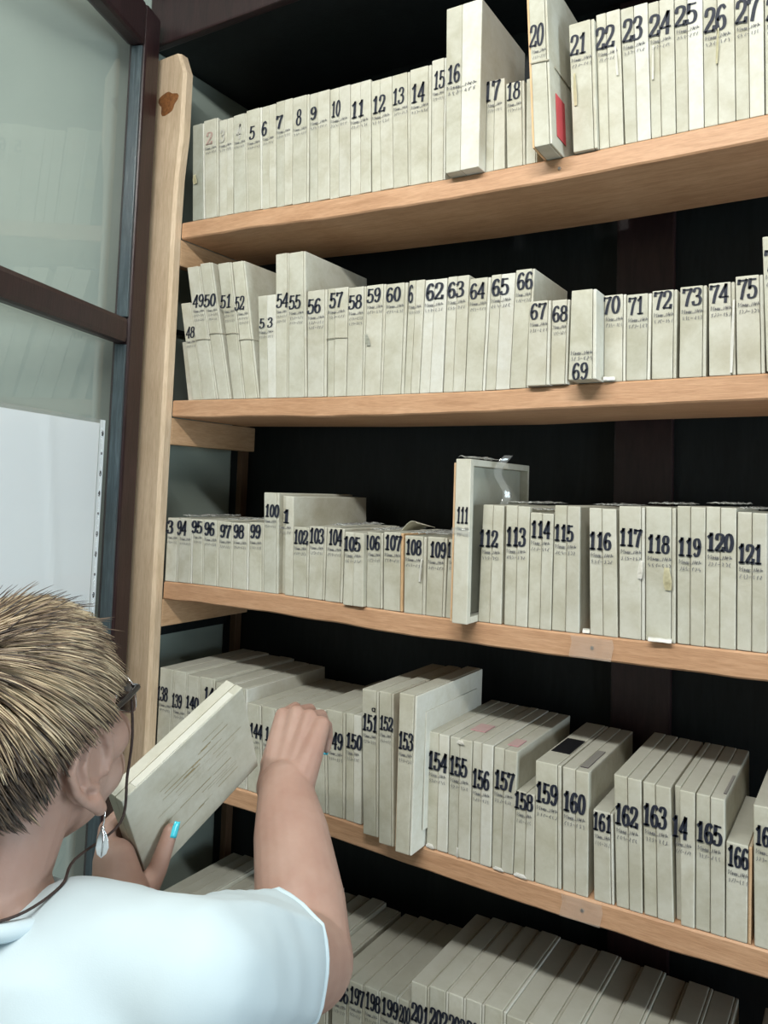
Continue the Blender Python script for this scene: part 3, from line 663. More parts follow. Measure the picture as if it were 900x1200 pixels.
SHELF = {1: 'top shelf', 2: 'second shelf', 3: 'third shelf', 4: 'fourth shelf', 5: 'lowest shelf'}
def rounded_block(x0, x1, t0, t1, y0, y1, z0, z1, H, seed, bev=.0016, warp=.0006):
    """card block sheared from (x0,x1) at z=0 to (t0,t1) at z=H, softened edges and slightly bowed faces"""
    bm = bmesh.new(); bmesh.ops.create_cube(bm, size=1)
    bmesh.ops.bevel(bm, geom=bm.edges[:], offset=.06, segments=2, affect='EDGES', profile=.6)
    # rescale so that the bevel keeps its real size
    for v in bm.verts:
        c = v.co; q = []
        for a, L in ((c.x, x1-x0), (c.y, y1-y0), (c.z, z1-z0)):
            s = 1 if a > 0 else -1; d = .5-abs(a); q.append(s*(.5*L - d/.06*bev) if d < .0601 else a*L)
        v.co = q
    ed = [e for e in bm.edges if abs(e.verts[0].co.z-e.verts[1].co.z) > (z1-z0)*.5]
    bmesh.ops.subdivide_edges(bm, edges=ed, cuts=5, use_grid_fill=True)
    for v in bm.verts:
        z = v.co.z+(z0+z1)/2; x = v.co.x+(x0+x1)/2; y = v.co.y+(y0+y1)/2
        n = noise.noise((seed*3.3+x*10, y*9, z*14)); n2 = noise.noise((seed*1.7+z*25, y*9, x*20+9))
        f = z/H
        edge = min(f, 1-f)*2
        v.co = (x+((1-f)*0+f*((t0-x0)+((t1-t0)-(x1-x0))*((x-x0)/max(1e-6, x1-x0)))) + n2*warp*.6*edge, y + n*warp*edge, max(.0001, z))
    me = bpy.data.meshes.new('block'); bm.to_mesh(me); bm.free(); return me
def mesh_obj(name, me, m, parent):
    me.materials.append(m); me.name = name; o = bpy.data.objects.new(name, me); COL.objects.link(o); o.parent = parent; return o
names = {}
def depth_of(k, h):
    if k == 1: return .150 if h < .15 else .182
    if k == 2: return .183 if h < .15 else (.205 if h > .24 else .152)
    return .185 if h < .15 else .238
def size_word(h):
    return 'tall' if h > .215 else ('small' if h < .15 else 'mid-sized')
LOOK = {'1': 'grey leftmost card box with a torn yellow corner on the top shelf', '2': 'cream card box with a faded red 2 on the top shelf',
 '3': 'cream card box with a faded grey 3 on the top shelf', '4': 'cream card box with a faded grey 4 on the top shelf',
 '19': 'pale unnumbered card box half hidden behind leaning box 20', '46': 'thin pale card box nearest the post, leaning on the second shelf',
 '47': 'thin pale card box leaning between the post and box 48', '48': 'pale card box leaning left, half hidden behind box 49',
 '69': 'card box pulled forward on the second shelf with 69 at its foot',
 '111': 'tall open-sided box 111 pulled forward on the third shelf, wrapped in plastic',
 '16': 'tall double box 16 jutting over the top shelf edge', '20': 'tall box 20 leaning out over the top shelf, tied with string',
 '153': 'tall box 153 with pale side panel jutting over the fourth shelf edge'}
BOXOBJ = {}
for (k, num, X, w, t0, t1, h, yf, nb, o) in BOXES:
    rnd = random.Random(int(num)*7+k)
    zs = SZ[k]+max(sag(k, X), sag(k, X+w))+.0003
    if num == '20': h = .268
    root = empty('archive_box', (X, yf, zs))
    lean = (t0+t1-w)/2/h
    if num in LOOK: lab = LOOK[num]
    elif k == 5 and (not nb): 
        lab = 'dusty card box on the lowest shelf, %s' % ('its top seen behind the white shirt' if int(num) < 196 else 'its grey top showing right of box 204')
    else:
        extra = ''
        if lean < -.15: extra = ' leaning left'
        lab = '%s cream card box numbered %s%s on the %s' % (size_word(h), num, extra, SHELF[k])
    tag(root, lab, 'box', 'numbered boxes on the %s' % SHELF[k] if not (k == 5 and not nb) else ('dusty boxes hidden by the shirt' if int(num) < 196 else 'dusty boxes right of box 204'))
    BOXOBJ[num] = root
    d = depth_of(k, h) - (yf if yf > .01 else 0)
    if k == 5: d = .235
    s = o.get('seam', .86)
    xs = w*s; ts = t0+(t1-t0)*s
    seed = int(num)*.37+k
    pm_ = M['paper'] if rnd.random() < .6 else M['paper_lid']
    lm_ = M['paper_lid'] if rnd.random() < .75 else M['paper_pale']
    if num == '62': pm_ = lm_ = M['paper_pale']
    if num in ('1', '61'): pm_ = M['cavity'] if num == '1' else M['paper']
    rec = .0008 if 'seam' in o else .0004
    if num in ('101', '164'): rec = .012
    if num == '111':
        mb = MB(); D = d; th = .012
        mb.box(0, w, 0, th, 0, h).box(0, w, D-.006, D, 0, h).box(0, w, th, D-.006, h-.010, h).box(0, w, th, D-.006, 0, .010).box(0, .008, th, D-.006, .010, h-.010)
        c = mb.build('case', M['paper_lid'], root, bevel=.0015)
        mb = MB().box(.0081, .011, th+.001, D-.008, .011, h-.011); mb.build('inner_panel', M['cavity'], root)
        MB().box(-.0035, -.0005, .001, D-.01, .002, h-.006).build('edge_strip', M['tan_edge'], root, bevel=.0006)
    else:
        a = rounded_block(0, xs-.0003, t0, ts-.0003, 0 if 'seam' not in o else rec, d, 0, h, h, seed)
        mesh_obj('tray', a, pm_, root)
        b_ = rounded_block(xs+.0003, w, ts+.0003, t1, rec if 'seam' not in o else 0, d, 0, h-.0006, h, seed+5)
        lid_m = lm_
        if num in ('106', '107', '166', '8', '109'): lid_m = M['tan_edge'] if num in ('107', '166') else M['paper_lid']
        mesh_obj('lid', b_, lid_m, root)
    if nb:
        a, c, z0, z1 = nb
        y = -.0011
        ink = M['ink'] if 'ink' not in o else (M['ink_red'] if o['ink'] == 'red' else M['ink_pale'])
        txt = num; only = None
        if num == '61': only = (0,)
        if num == '101': txt = '1'
        if num == '164': txt = '14'
        nm = number_mesh(txt, a, c, z0, z1, y, flip=False, only=only, thick=.25 if k > 2 else .19, thin=.10 if k > 2 else .08)
        if num == '151': 
            q = number_mesh('a', (a+c)/2+.002, (a+c)/2+.011, z1+.006, z1+.018, y, thick=.16); nm.add(q.v, q.f)
        no = nm.build('number', ink, root)
        if num == '2': tag(no, 'faded red number')
        if num in ('3', '4'): tag(no, 'faded grey number')
        sb = MB(); hh = .0052
        sh = (t0/h)
        def sx(z): return t0*z/h+.0025, w+t1*0+(t1-w)*z/h-.003
        if num == '69':
            za, zb_ = z1+.012, z1+.004
        else: za, zb_ = z0-.0105, z0-.0195
        if za > .02:
            l, r_ = sx(za); scribble(sb, rnd, l, l+(r_-l)*.92, za, hh, y, 0)
            l, r_ = sx(zb_); scribble(sb, rnd, l, l+(r_-l)*.95, zb_, hh*.9, y, 1)
            if num in ('49', '50', '51', '52', '54', '55', '56', '58'):
                l, r_ = sx(zb_-.009); scribble(sb, rnd, l, l+(r_-l)*.9, zb_-.009, hh*.9, y, 1)
            sb.build('inscription', M['pencil'], root)
# extras that belong to single boxes
def on_box(num): return BOXOBJ[num]
BX = {t[1]: t for t in BOXES}
def tie(num, frac, rad=.0009, z_tilt=0):
    k, n, X, w, t0, t1, h, yf, nb, o = BX[num]; root = on_box(num); z = h*frac
    l = t0*frac; r_ = w+(t1-w)*frac; d = depth_of(k, h)
    mb = MB(); mb.tube([(l-.0003, -.0014, z), ((l+r_)/2, -.0018, z+.0015+z_tilt/2), (r_+.0003, -.0014, z+z_tilt), (r_+.0004, d*.5, z+z_tilt), (r_+.0002, d+.001, z+z_tilt), (l, d+.001, z), (l-.0004, d*.5, z)], rad, 6, closed=True)
    mb.build('string_tie', M['string'], root, smooth=True)
tie('49', .44); tie('50', .47); tie('51', .47); tie('52', .42); tie('57', .53)
def flap(num, x, z0, z1, wd, m, lift=.004, tilt=0, label=None):
    root = on_box(num)
    def fn(u, v):
        z = z0+(z1-z0)*v; x_ = x+(u-.5)*wd*(.55+.45*sin(pi*min(.95, v+.1)))+tilt*(v-.5)
        return (x_, -.0016-lift*(u)*(.4+.6*sin(v*pi))-.0006*noise.noise((u*4, v*9, x*30)), z), (.3, -1, 0)
    tag(solid_sheet(fn, 4, 8, .0006).build('torn_paper', m, root, fix=True), label or 'torn paper flap')
flap('1', .004, .075, .094, .016, M['paper_yellow'], .006, -.004)
flap('22', .0235, .105, .150, .004, M['white_tear'], .003, -.004)
flap('24', .0015, .085, .135, .0035, M['white_tear'], .003, 0)
flap('26', .0165, .085, .135, .0035, M['paper_yellow'], .003, .002)
flap('21', .0015, .07, .12, .006, M['paper_yellow'], .003, -.003)
flap('108', .030, .052, .088, .0055, M['white_tear'], .004, .003)
flap('117', .028, .083, .108, .008, M['white_tear'], .004, .002)
flap('118', .028, .070, .100, .012, M['paper_yellow'], .003, -.002)
flap('59', .003, .085, .105, .010, M['cavity'], .002, -.006, 'dark torn patch')
flap('154', .008, .001, .008, .016, M['white_tear'], .003)
flap('155', .017, .001, .015, .005, M['white_tear'], .003)
flap('157', .012, .001, .006, .018, M['white_tear'], .003)
flap('158', .012, .001, .007, .022, M['white_tear'], .003)
flap('74', .029, .003, .10, .004, M['white_tear'], .003, .003)
flap('155', .018, BX['155'][6]-.008, BX['155'][6]-.002, .013, M['white_tear'], .003, .0)
# box 20: pink-red label on its right side, string, tan spine edge
k, n, X, w, t0, t1, h, yf, nb, o = BX['20']; h = .268; r20 = on_box('20')
def side_patch(root, x_at, y0, y1, z0, z1, m, name, th=.0008):
    mb = MB(); mb.add([(x_at(z0), y0, z0), (x_at(z0)+th, y0, z0), (x_at(z0)+th, y1, z0), (x_at(z0), y1, z0), (x_at(z1), y0, z1), (x_at(z1)+th, y0, z1), (x_at(z1)+th, y1, z1), (x_at(z1), y1, z1)],
        [(0, 3, 2, 1), (4, 5, 6, 7), (0, 1, 5, 4), (1, 2, 6, 5), (2, 3, 7, 6), (3, 0, 4, 7)])
    return mb.build(name, m, root)
xr20 = lambda z: w+(t1-w)*z/h+.0006
tag(side_patch(r20, xr20, .022, .060, .020, .086, M['red_label'], 'side_label'), 'red label')
side_patch(r20, xr20, .022, .16, .125, .128, M['string'], 'string_tie', .0012)
mb = MB().tube([(t0*.47-.0005, -.0015, .128), (xr20(.126), -.0015, .1265)], .0013, 6); mb.build('string_tie', M['string'], r20)
mb = MB(); mb.add([(-.0035, .002, 0), (-.0006, .002, 0), (-.0006, .18, 0), (-.0035, .18, 0)]+[(x_+t0, y_, h) for x_, y_ in ((-.0035, .002), (-.0006, .002), (-.0006, .18), (-.0035, .18))],
    [(0, 3, 2, 1), (4, 5, 6, 7), (0, 1, 5, 4), (1, 2, 6, 5), (2, 3, 7, 6), (3, 0, 4, 7)]); tag(mb.build('edge_strip', M['tan_edge'], r20), 'pinkish tan edge')
# box 153: framed side panel, tan strip between 152 and 153
k, n, X, w, t0, t1, h, yf, nb, o = BX['153']; r = on_box('153')
mb = MB().box(w+(t1-w)*.5+.0004, w+(t1-w)*.5+.0026, .030, .215, .028, h-.030); tag(mb.build('side_panel', M['paper_pale'], r, bevel=.0007), 'pale inset side panel')
k, n, X, w, t0, t1, h, yf, nb, o = BX['152']; r = on_box('152')
mb = MB().box(w+.0008, w+.0062, .004, .20, .0, h-.004); tag(mb.build('edge_strip', M['tan_edge'], r, bevel=.0008), 'orange-tan card edge')
# coloured stickers and a black label on box tops
def top_label(num, u0, u1, y0, y1, m, what):
    k, n, X, w, t0, t1, h, yf, nb, o = BX[num]; r = on_box(num)
    tag(MB().box(t0+(t1-t0)*u0, t0+(t1-t0)*u1, y0, y1, h+.0001, h+.0009).build('top_label', m, r), what)
top_label('157', .35, .8, .02, .055, M['pink_label'], 'pink sticker')
top_label('155', .3, .95, .05, .09, M['pink_label'], 'faded pink sticker')
top_label('159', .1, .85, .055, .13, M['black_plastic'], 'black label')
top_label('160', .55, .85, .015, .10, M['dark_label'], 'dark strip')
top_label('165', .88, .98, .02, .10, M['dark_label'], 'dark strip')
# crumpled clear wrap on the tops of third-shelf boxes
def wrap(num, x0, x1, seed, hang=.0):
    k, n, X, w, t0, t1, h, yf, nb, o = BX[num]; r = on_box(num); d = depth_of(k, h)
    def fn(u, v):
        x = x0+(x1-x0)*u; y = .004+(d-.02)*v*.8
        z = h+.0045+.004*abs(noise.noise((u*5+seed, v*5, 1)))+.0025*noise.noise((u*11, v*12, seed))
        return (x+.004*noise.noise((v*6, seed, u)), y, z), (.1, 0, 1)
    solid_sheet(fn, 12, 16, .00025).build('plastic_wrap', M['plastic'], r, smooth=True)
wrap('108', .0, .034, 1); wrap('106', .0, .034, 2); wrap('104', 0, .032, 3); wrap('109', 0, .032, 4)
wrap('113', .0, .036, 5); wrap('114', 0, .033, 6); wrap('118', 0, .036, 7); wrap('120', 0, .035, 8); wrap('121', 0, .033, 9); wrap('116', 0, .036, 10); wrap('94', 0, .034, 11); wrap('97', 0, .033, 12); 
# brown paper peak on box 108
k, n, X, w, t0, t1, h, yf, nb, o = BX['107']; r = on_box('107')
def fnp(u, v):
    return (.012+.030*u+.004*v, .03+.055*v, h+.002+.017*sin(u*2.2)*(1-.6*v)), (-.3, 0, 1)
solid_sheet(fnp, 6, 6, .0006).build('torn_paper', M['paper'], r, fix=True)
# box 111: wrap film standing up behind and a band of clear film
k, n, X, w, t0, t1, h, yf, nb, o = BX['111']; r = on_box('111')
def fnw(u, v):
    z = h-.075+.085*v; return (.030+.010*u+.010*v*v+.006*sin(v*7), .085+.012*sin(v*6)+.012*u, z), (.8, -.5, 0)
solid_sheet(fnw, 4, 14, .0003).build('plastic_wrap', M['film'], r, smooth=True)
def fnb(u, v): return (-.004+(w+.006)*u, -.0012-.001*sin(pi*u), h*.535+.010*v+.002*sin(u*5)), (0, -1, 0)
solid_sheet(fnb, 8, 3, .0003).build('plastic_wrap', M['film'], r, smooth=True)
def fnt(u, v): return (.001+(w+.004)*u, .004+.10*v, h+.001+.007*abs(noise.noise((u*3, v*4, 3)))+.0015), (0, 0, 1)
solid_sheet(fnt, 8, 12, .00025).build('plastic_wrap', M['plastic'], r, smooth=True)
# scraps lying on the boards
def scrap(loc, L, W, rz, label):
    mb = solid_sheet(lambda u, v: (((u-.5)*L, (v-.5)*W, .0012+.0045*(sin(v*pi)**.5 if 0 < v < 1 else 0)+.0006*noise.noise((u*5, v*3, L*90))), (0, 0, 1)), 8, 5, .0009)
    o = mb.build('paper_scrap', M['white_tear'], fix=True, loc=loc); o.rotation_euler = (0, 0, rz); tag(o, label, 'paper scrap', 'paper scraps on the shelf edges')
scrap((.946, -.0040, SZ[3]+sag(3, .95)+.0012), .030, .010, .12, 'rolled white paper scrap on the third shelf edge in front of box 118')
scrap((.872, -.0035, SZ[2]+sag(2, .87)+.0012), .016, .007, .3, 'tiny torn white scrap on the second shelf edge right of box 69')
scrap((.8415, .010, SZ[3]+sag(3, .84)+.0012), .010, .014, .2, 'crumpled dark-shadowed scrap in the gap between boxes 115 and 116')

# ------------------------------------------------------------------ white sheet in a punched plastic sleeve on the door glass
ps = empty('plastic_sleeve', dloc(.085, .0095, 1.382))
ps.rotation_euler = (0, 0, dang)
tag(ps, 'clear plastic sleeve with a punched edge holding a blank white sheet on the door glass', 'document sleeve')
tt = MB()
def fsh(u, v): return (.020+.283*u, .0025+.0010*sin(u*3)*sin(v*4)+.002*math.exp(-((u-.35-.2*v)/.06)**2), .004+.414*v), (0, 1, 0)
solid_sheet(fsh, 24, 24, .0004).build('paper_sheet', M['sheet'], ps, smooth=False, fix=True)
def fsl(u, v): return (.016+.292*u, .0062+.0018*sin(u*5+1)*sin(v*3), .425*v), (0, 1, 0)
solid_sheet(fsl, 24, 24, .0003).build('sleeve_front', M['sleeve'], ps, smooth=True)
MB().box(.0, .0155, .0008, .0020, 0, .425).build('punched_edge', M['sheet'], ps)
hm = MB()
for i in range(11):
    z = .425*(.06+.088*i); r_ = .0035 if i % 3 else .0028; e = 1.0 if i % 3 == 0 else 1.6
    hm.add([(.0075+r_*cos(2*pi*q/12), .00215, z+r_*e*sin(2*pi*q/12)) for q in range(12)], [tuple(range(12))])
hm.build('punch_hole', M['black_plastic'], ps)

# ------------------------------------------------------------------ the box held in the hands
hb = empty('archive_box', (0, 0, 0))
tag(hb, 'cream card box held up in both hands, its worn cover turned to the viewer', 'box')
ex = Vector((.1073, .8642, .4916)).normalized(); ey = Vector((.2113, -.5029, .8381)).normalized(); ez = Vector((.9715, .0139, -.2366)).normalized()
HBL = Vector((.4574, -.4271, 1.2226)); hL, hH, hT = .190, .1456, .0277
hb.matrix_world = Matrix(((ex.x, ey.x, ez.x, HBL.x), (ex.y, ey.y, ez.y, HBL.y), (ex.z, ey.z, ez.z, HBL.z), (0, 0, 0, 1)))
MB().box(0, hL, 0, hH, -hT, -.0125).build('tray', M['paper_lid'], hb, bevel=.0016)
MB().box(-.0006, hL+.0006, -.0006, hH+.0006, -.0115, 0).build('lid', M['paper'], hb, bevel=.0018)
rnd = random.Random(5); wm = MB()
for i in range(26):
    x = rnd.uniform(.03, .13); y = rnd.uniform(.03, .125); L = rnd.uniform(.015, .06); t = rnd.uniform(.0004, .0010)
    if x+L > .178: L = .178-x
    wm.add([(x, y, .0003), (x+L, y+rnd.uniform(-.001, .001), .0003), (x+L, y+t, .0003), (x, y+t, .0003)], [(0, 1, 2, 3)])
tag(wm.build('cover_writing', M['brown_writing'], hb), 'faint brown lines of worn writing')
tag(MB().box(.02, .175, hH+.0007, hH+.0012, -.0105, -.0012).build('spine_strip', M['paper_pale'], hb), 'pale spine strip')

# ------------------------------------------------------------------ the woman at the shelf
BF = Vector((-.330, .944, 0)).normalized(); BR = Vector((.944, .330, 0)).normalized(); UP = Vector((0, 0, 1))
MS = Vector((.580, -.678, 1.288))              # middle between the shoulder joints
def B(x, y, z): return MS + BR*x + BF*y + UP*z
HF = Vector((-.285, .9585, 0)).normalized()
hp = radians(15); hr_ = radians(0)
HR0 = Vector((HF.y, -HF.x, 0))
HFV = HF*cos(hp)+UP*sin(hp); HUV = HR0.cross(HFV)
HM = Matrix((HR0, HFV, HUV)).transposed()
HC = Vector((.5455, -.6665, 1.4616))
def Hd(x, y, z): return HC + HM @ Vector((x, y, z))*.01         # head space in centimetres
body = MB()
# head
E3 = HM
def hel(c, rx, ry, rz): body.ellipsoid(Hd(*c), rx*.01, ry*.01, rz*.01, E3, 28, 18)
hel((0, -.8, 2.2), 7.3, 9.4, 8.9)
hel((0, 2.2, -2.2), 6.3, 7.0, 8.6)
hel((0, 3.2, -6.2), 5.3, 5.6, 4.6)
hel((0, 7.4, -8.9), 2.2, 1.9, 1.9)
hel((4.3, 5.0, -2.2), 2.5, 3.2, 2.4); hel((-4.3, 5.0, -2.2), 2.5, 3.2, 2.4)
hel((3.6, 4.6, -5.6), 2.4, 3.2, 2.6); hel((-3.6, 4.6, -5.6), 2.4, 3.2, 2.6)
hel((0, 7.6, 2.2), 5.0, 1.4, 1.6)
body.chain([Hd(0, 8.7, 1.0), Hd(0, 10.4, -2.6)], [.007, .0105]); hel((1.1, 9.4, -2.9), 1.0, 1.1, .8); hel((-1.1, 9.4, -2.9), 1.0, 1.1, .8)
hel((0, 8.6, -5.2), 2.3, .9, .55); hel((0, 8.4, -6.2), 2.0, .9, .6)
hel((3.1, 7.3, .3), 1.5, 1.0, 1.0); hel((-3.1, 7.3, .3), 1.5, 1.0, 1.0)
# ears: helix rim, inner fold, bowl and lobe
for sx in (1, -1):
    def ear(y, z, o): return Hd(sx*(6.75+o), -.2+(y+.2)*1.5, -1.4+(z+1.4)*1.24)
    rim = [(.9, -2.0, .75), (1.0, -.6, 1.0), (.6, .9, 1.1), (-.6, 1.7, 1.15), (-1.9, 1.2, 1.1), (-2.5, -.2, .95), (-2.2, -1.8, .9), (-1.5, -3.1, .85), (-.6, -4.2, .9)]
    body.chain([ear(*q) for q in rim], [.0040, .0043, .0046, .0048, .0047, .0045, .0042, .0043, .0060], seg=10, rings=4)
    body.chain([ear(-.5, .7, .95), ear(-1.4, -.5, .95), ear(-1.25, -2.0, .9), ear(-.3, -2.9, .8)], [.0026, .0034, .0034, .0034], seg=8, rings=3)
    body.chain([ear(-.7, -3.6, .8), ear(-.3, -4.6, .75)], [.0072, .0066], seg=10, rings=4)
    body.ellipsoid(ear(-.7, -1.2, .1), .0065, .026, .032, E3)
    body.chain([ear(.75, -1.6, .75), ear(.55, -2.4, .8)], [.0038, .0040], seg=8, rings=3)
# neck and trunk
body.chain([Hd(0, -2.2, -3.5), B(-.035, -.015, .065), B(-.012, -.012, .0)], [.056, .054, .058], seg=24)
body.chain([B(-.10, -.01, .02), B(.08, -.01, .02)], [.038, .038])
TR_S = [(.03, .095, .050, -.012), (.0, .146, .072, -.012), (-.04, .163, .086, -.010), (-.10, .168, .100, -.006), (-.18, .163, .110, .0), (-.27, .154, .108, .002), (-.36, .158, .112, -.002), (-.45, .172, .122, -.012), (-.53, .178, .126, -.02), (-.60, .165, .118, -.022)]
def trunk(mb, k=0.0, z0=-.60):
    rings = []; zs = [.03-.02*i for i in range(int((.03-z0)/.02)+1)]
    for z in zs:
        for (a, b) in zip(TR_S, TR_S[1:]):
            if b[0] <= z <= a[0]+1e-6:
                t = (a[0]-z)/(a[0]-b[0]); t = t*t*(3-2*t)*.5+t*.5; rings.append((z, *[a[i]+(b[i]-a[i])*t for i in (1, 2, 3)])); break
    n = 40; vs = []
    for (z, rx, ry, y) in rings:
        for i in range(n):
            an = 2*pi*i/n; c, s_ = cos(an), sin(an); q = (abs(c)**2.4+abs(s_)**2.4)**(-1/2.4)
            vs.append(B((rx+k)*c*q, y+(ry+k)*s_*q, z+(k*.5 if z > .02 else 0)))
    L = len(rings); fs = [tuple(range(n)), tuple(reversed(range((L-1)*n, L*n)))]
    fs += [(j*n+i, (j+1)*n+i, (j+1)*n+(i+1) % n, j*n+(i+1) % n) for j in range(L-1) for i in range(n)]
    mb.add(vs, fs)
trunk(body, -.004, -.50)
# legs
for sx in (1, -1):
    body.chain([B(sx*.085, -.02, -.55), B(sx*.095, .01, -.88), B(sx*.10, -.02, -1.235)], [.088, .058, .040], seg=20)
# arms
RS = B(.146, .0, .0); RE = Vector((.655, -.376, 1.172)); RW = Vector((.519, -.254, 1.293))
body.chain([B(.06, 0, .0), RS, RS.lerp(RE, .5), RE], [.056, .055, .054, .051], seg=24)
body.chain([RE, RE.lerp(RW, .28), RE.lerp(RW, .7), RW], [.050, .053, .047, .036], seg=24)
LS = B(-.146, .0, .0); LE = Vector((.395, -.585, 1.062)); LW = Vector((.502, -.500, 1.222))
body.chain([B(-.06, 0, .0), LS, LS.lerp(LE, .5), LE], [.06, .058, .052, .044], seg=24)
body.chain([LE, LE.lerp(LW, .3), LE.lerp(LW, .75), LW], [.044, .045, .036, .029], seg=24)
def hand(W, fwd, side, back, fingers, thumb, sc=1.0):
    """W wrist; fwd along the palm, side towards the thumb, back out of the back of the hand; finger = (spread, [(f, s, b) steps])"""
    fwd = fwd.normalized(); back = (back-fwd*back.dot(fwd)).normalized(); side = side-fwd*side.dot(fwd)-back*side.dot(back); side.normalize()
    P = lambda f, s, b: W + (fwd*f + side*s + back*b)*.01*sc
    # palm: four metacarpal columns and the ball of the thumb
    ks = [(8.6, 2.7, .5), (8.9, .9, .65), (8.5, -.9, .5), (7.8, -2.6, .2)]
    for q in ks: body.chain([P(0, q[1]*.55, 0), P(q[0]*.55, q[1]*.85, .25), P(*q)], [.021*sc, .0155*sc, .0112*sc], seg=14)
    body.chain([P(.8, 1.2, -.4), P(3.2, 2.9, -.9)], [.018*sc, .0165*sc], seg=14)
    tips = []
    for q, steps, r0 in zip(ks, fingers, (.0088, .0090, .0086, .0078)):
        pts = [P(*q)]; cur = Vector(q)
        for st in steps: cur = cur+Vector(st); pts.append(P(*cur))
        body.chain([P(q[0]-1.4, q[1]*.95, q[2])]+pts, [r0*1.1*sc, r0*1.12*sc]+[r0*(1-.09*i)*sc for i in range(1, len(pts))], seg=12)
        tips.append((pts[-2], pts[-1]))
    pts = [P(3.0, 3.0, -.8)]; cur = Vector((3.0, 3.0, -.8))
    for st in thumb: cur = cur+Vector(st); pts.append(P(*cur))
    body.chain(pts, [.0145*sc, .0115*sc, .0105*sc, .0082*sc][:len(pts)], seg=14)
    tips.append((pts[-2], pts[-1]))
    return tips
# right hand: reaching for the fourth shelf, loosely curled
rf = Vector((-.20, .62, .70)); rs_ = Vector((-.86, -.50, .12)); rb = Vector((.10, -.75, .65))
fr_ = [[(2.6, .1, -2.6), (.2, .0, -2.4), (-1.4, -.1, -1.3)], [(2.3, .0, -3.1), (-.3, .0, -2.7), (-1.7, 0, -1.2)], [(2.0, -.0, -3.0), (-.5, .0, -2.4), (-1.6, 0, -1.0)], [(1.2, .4, -2.4), (-.6, .3, -1.8), (-1.2, .2, -.7)]]
rt = hand(RW, rf, rs_, rb, fr_, [(2.0, 1.1, -1.2), (2.4, .1, -1.3), (2.0, -.7, -.9)], 1.14)
# left hand: thumb on the cover, fingers behind the box
def K(a, b, c): return HBL + ex*a + ey*b + ez*c       # box space in metres
pal = [K(-.006, .062, -.010), K(-.026, .045, -.008), K(-.036, .020, -.006)]
body.chain([LW, LW.lerp(K(-.030, .03, -.012), .55), K(-.024, .062, -.012)], [.029, .032, .024], seg=20)
body.chain([LW.lerp(K(-.03, .03, 0), .4), K(-.028, .018, -.012)], [.028, .026], seg=18)
lt = []
for i, (b0, L) in enumerate(((.078, .062), (.058, .070), (.038, .066), (.020, .052))):
    p0 = K(-.026, b0*.9, -.022); pts = [p0, K(-.008, b0, -hT-.0125), K(L*.5, b0+.004, -hT-.0105), K(L, b0+.006, -hT-.0085)]
    body.chain([LW.lerp(p0, .55)]+pts, [.016, .0125, .0098, .0088, .0076], seg=12); lt.append((pts[-2], pts[-1]))
tb = [LW.lerp(K(-.03, .01, .01), .45), K(-.024, .012, .016), K(.006, .030, .0165), K(.038, .056, .0105)]
body.chain(tb, [.021, .0165, .0115, .0088], seg=14); lt.append((tb[-2], tb[-1]))
bm_ = remesh(body, .0024, 5, .45, 'person')
bm_.materials.append(M['skin'])
person = bpy.data.objects.new('person', bm_); COL.objects.link(person)
tag(person, 'person with short blond hair in a white T-shirt reaching to the shelves', 'person')

# finger nails
def nail(tip, out, L=.0105, W=.0085, lift=.0080, name='fingernail'):
    a, b = tip; t = (b-a).normalized(); out = (out-t*out.dot(t)).normalized(); sd = t.cross(out)
    def fn(u, v):
        s_ = (u-.5)*W*(1-.25*max(0, v-.6)/.4); q = b + t*(-.35*L+L*v*1.25) + sd*s_ + out*(lift*(1-.35*(2*u-1)**2) - .0012*v)
        return q, out
    tag(solid_sheet(fn, 6, 6, .0008).build(name, M['nail'], person, smooth=True, fix=True), 'turquoise painted nail')
nail(lt[4], ez, .014, .012, .0092)
for i in range(4): nail(lt[i], -ez, .010, .009, .0072)
for i in range(5):
    a, b = rt[i]; t = (b-a).normalized()
    nail(rt[i], (rb.normalized()*.3 + rf.normalized()) if i < 4 else rs_*.3+rb, .010, .009, .0072)

# T-shirt
sh = MB(); trunk(sh, .020, -.47)
sh.chain([B(-.095, -.016, .010), B(-.01, -.026, .004), B(.08, -.014, .010)], [.056, .060, .058], seg=24)
def sleeve(S, E_, k0):
    sh.chain([B(k0*.05, -.006, .012), S+UP*.006, S.lerp(E_, .30)+UP*.004, S.lerp(E_, .56)+UP*.002], [.063, .065, .066, .066], seg=32)
sleeve(RS, RE, 1); sleeve(LS, LE, -1)
sm = remesh(sh, .0060, 12, .5, 't_shirt')
# folds: soft drapes running down from the shoulder seams and out along the sleeve
for v in sm.vertices:
    p = v.co-MS; x = p.dot(BR); y = p.dot(BF); z = p.z
    def fold(a, s=.5): return (1-abs(sin(a)))**2*s
    w_ = noise.noise((x*5, y*5, z*5))
    d = .0075*fold(17*x+9*z+2.2*w_)*min(1, max(0, -z*9+.35)) + .006*noise.noise((x*9, y*9, z*6)) + .0025*noise.noise((x*26, y*26, z*18))
    q = v.co-RS; ax = (RE-RS).normalized(); al = q.dot(ax)
    if al > -.05 and q.length < .2:
        ang = math.atan2((q-ax*al).dot(UP), (q-ax*al).dot(ax.cross(UP))); d += .0085*fold(ang*2.6+al*9+1.6*w_)*min(1, (al+.05)*10)
    v.co += v.normal*d
sm.materials.append(M['shirt'])
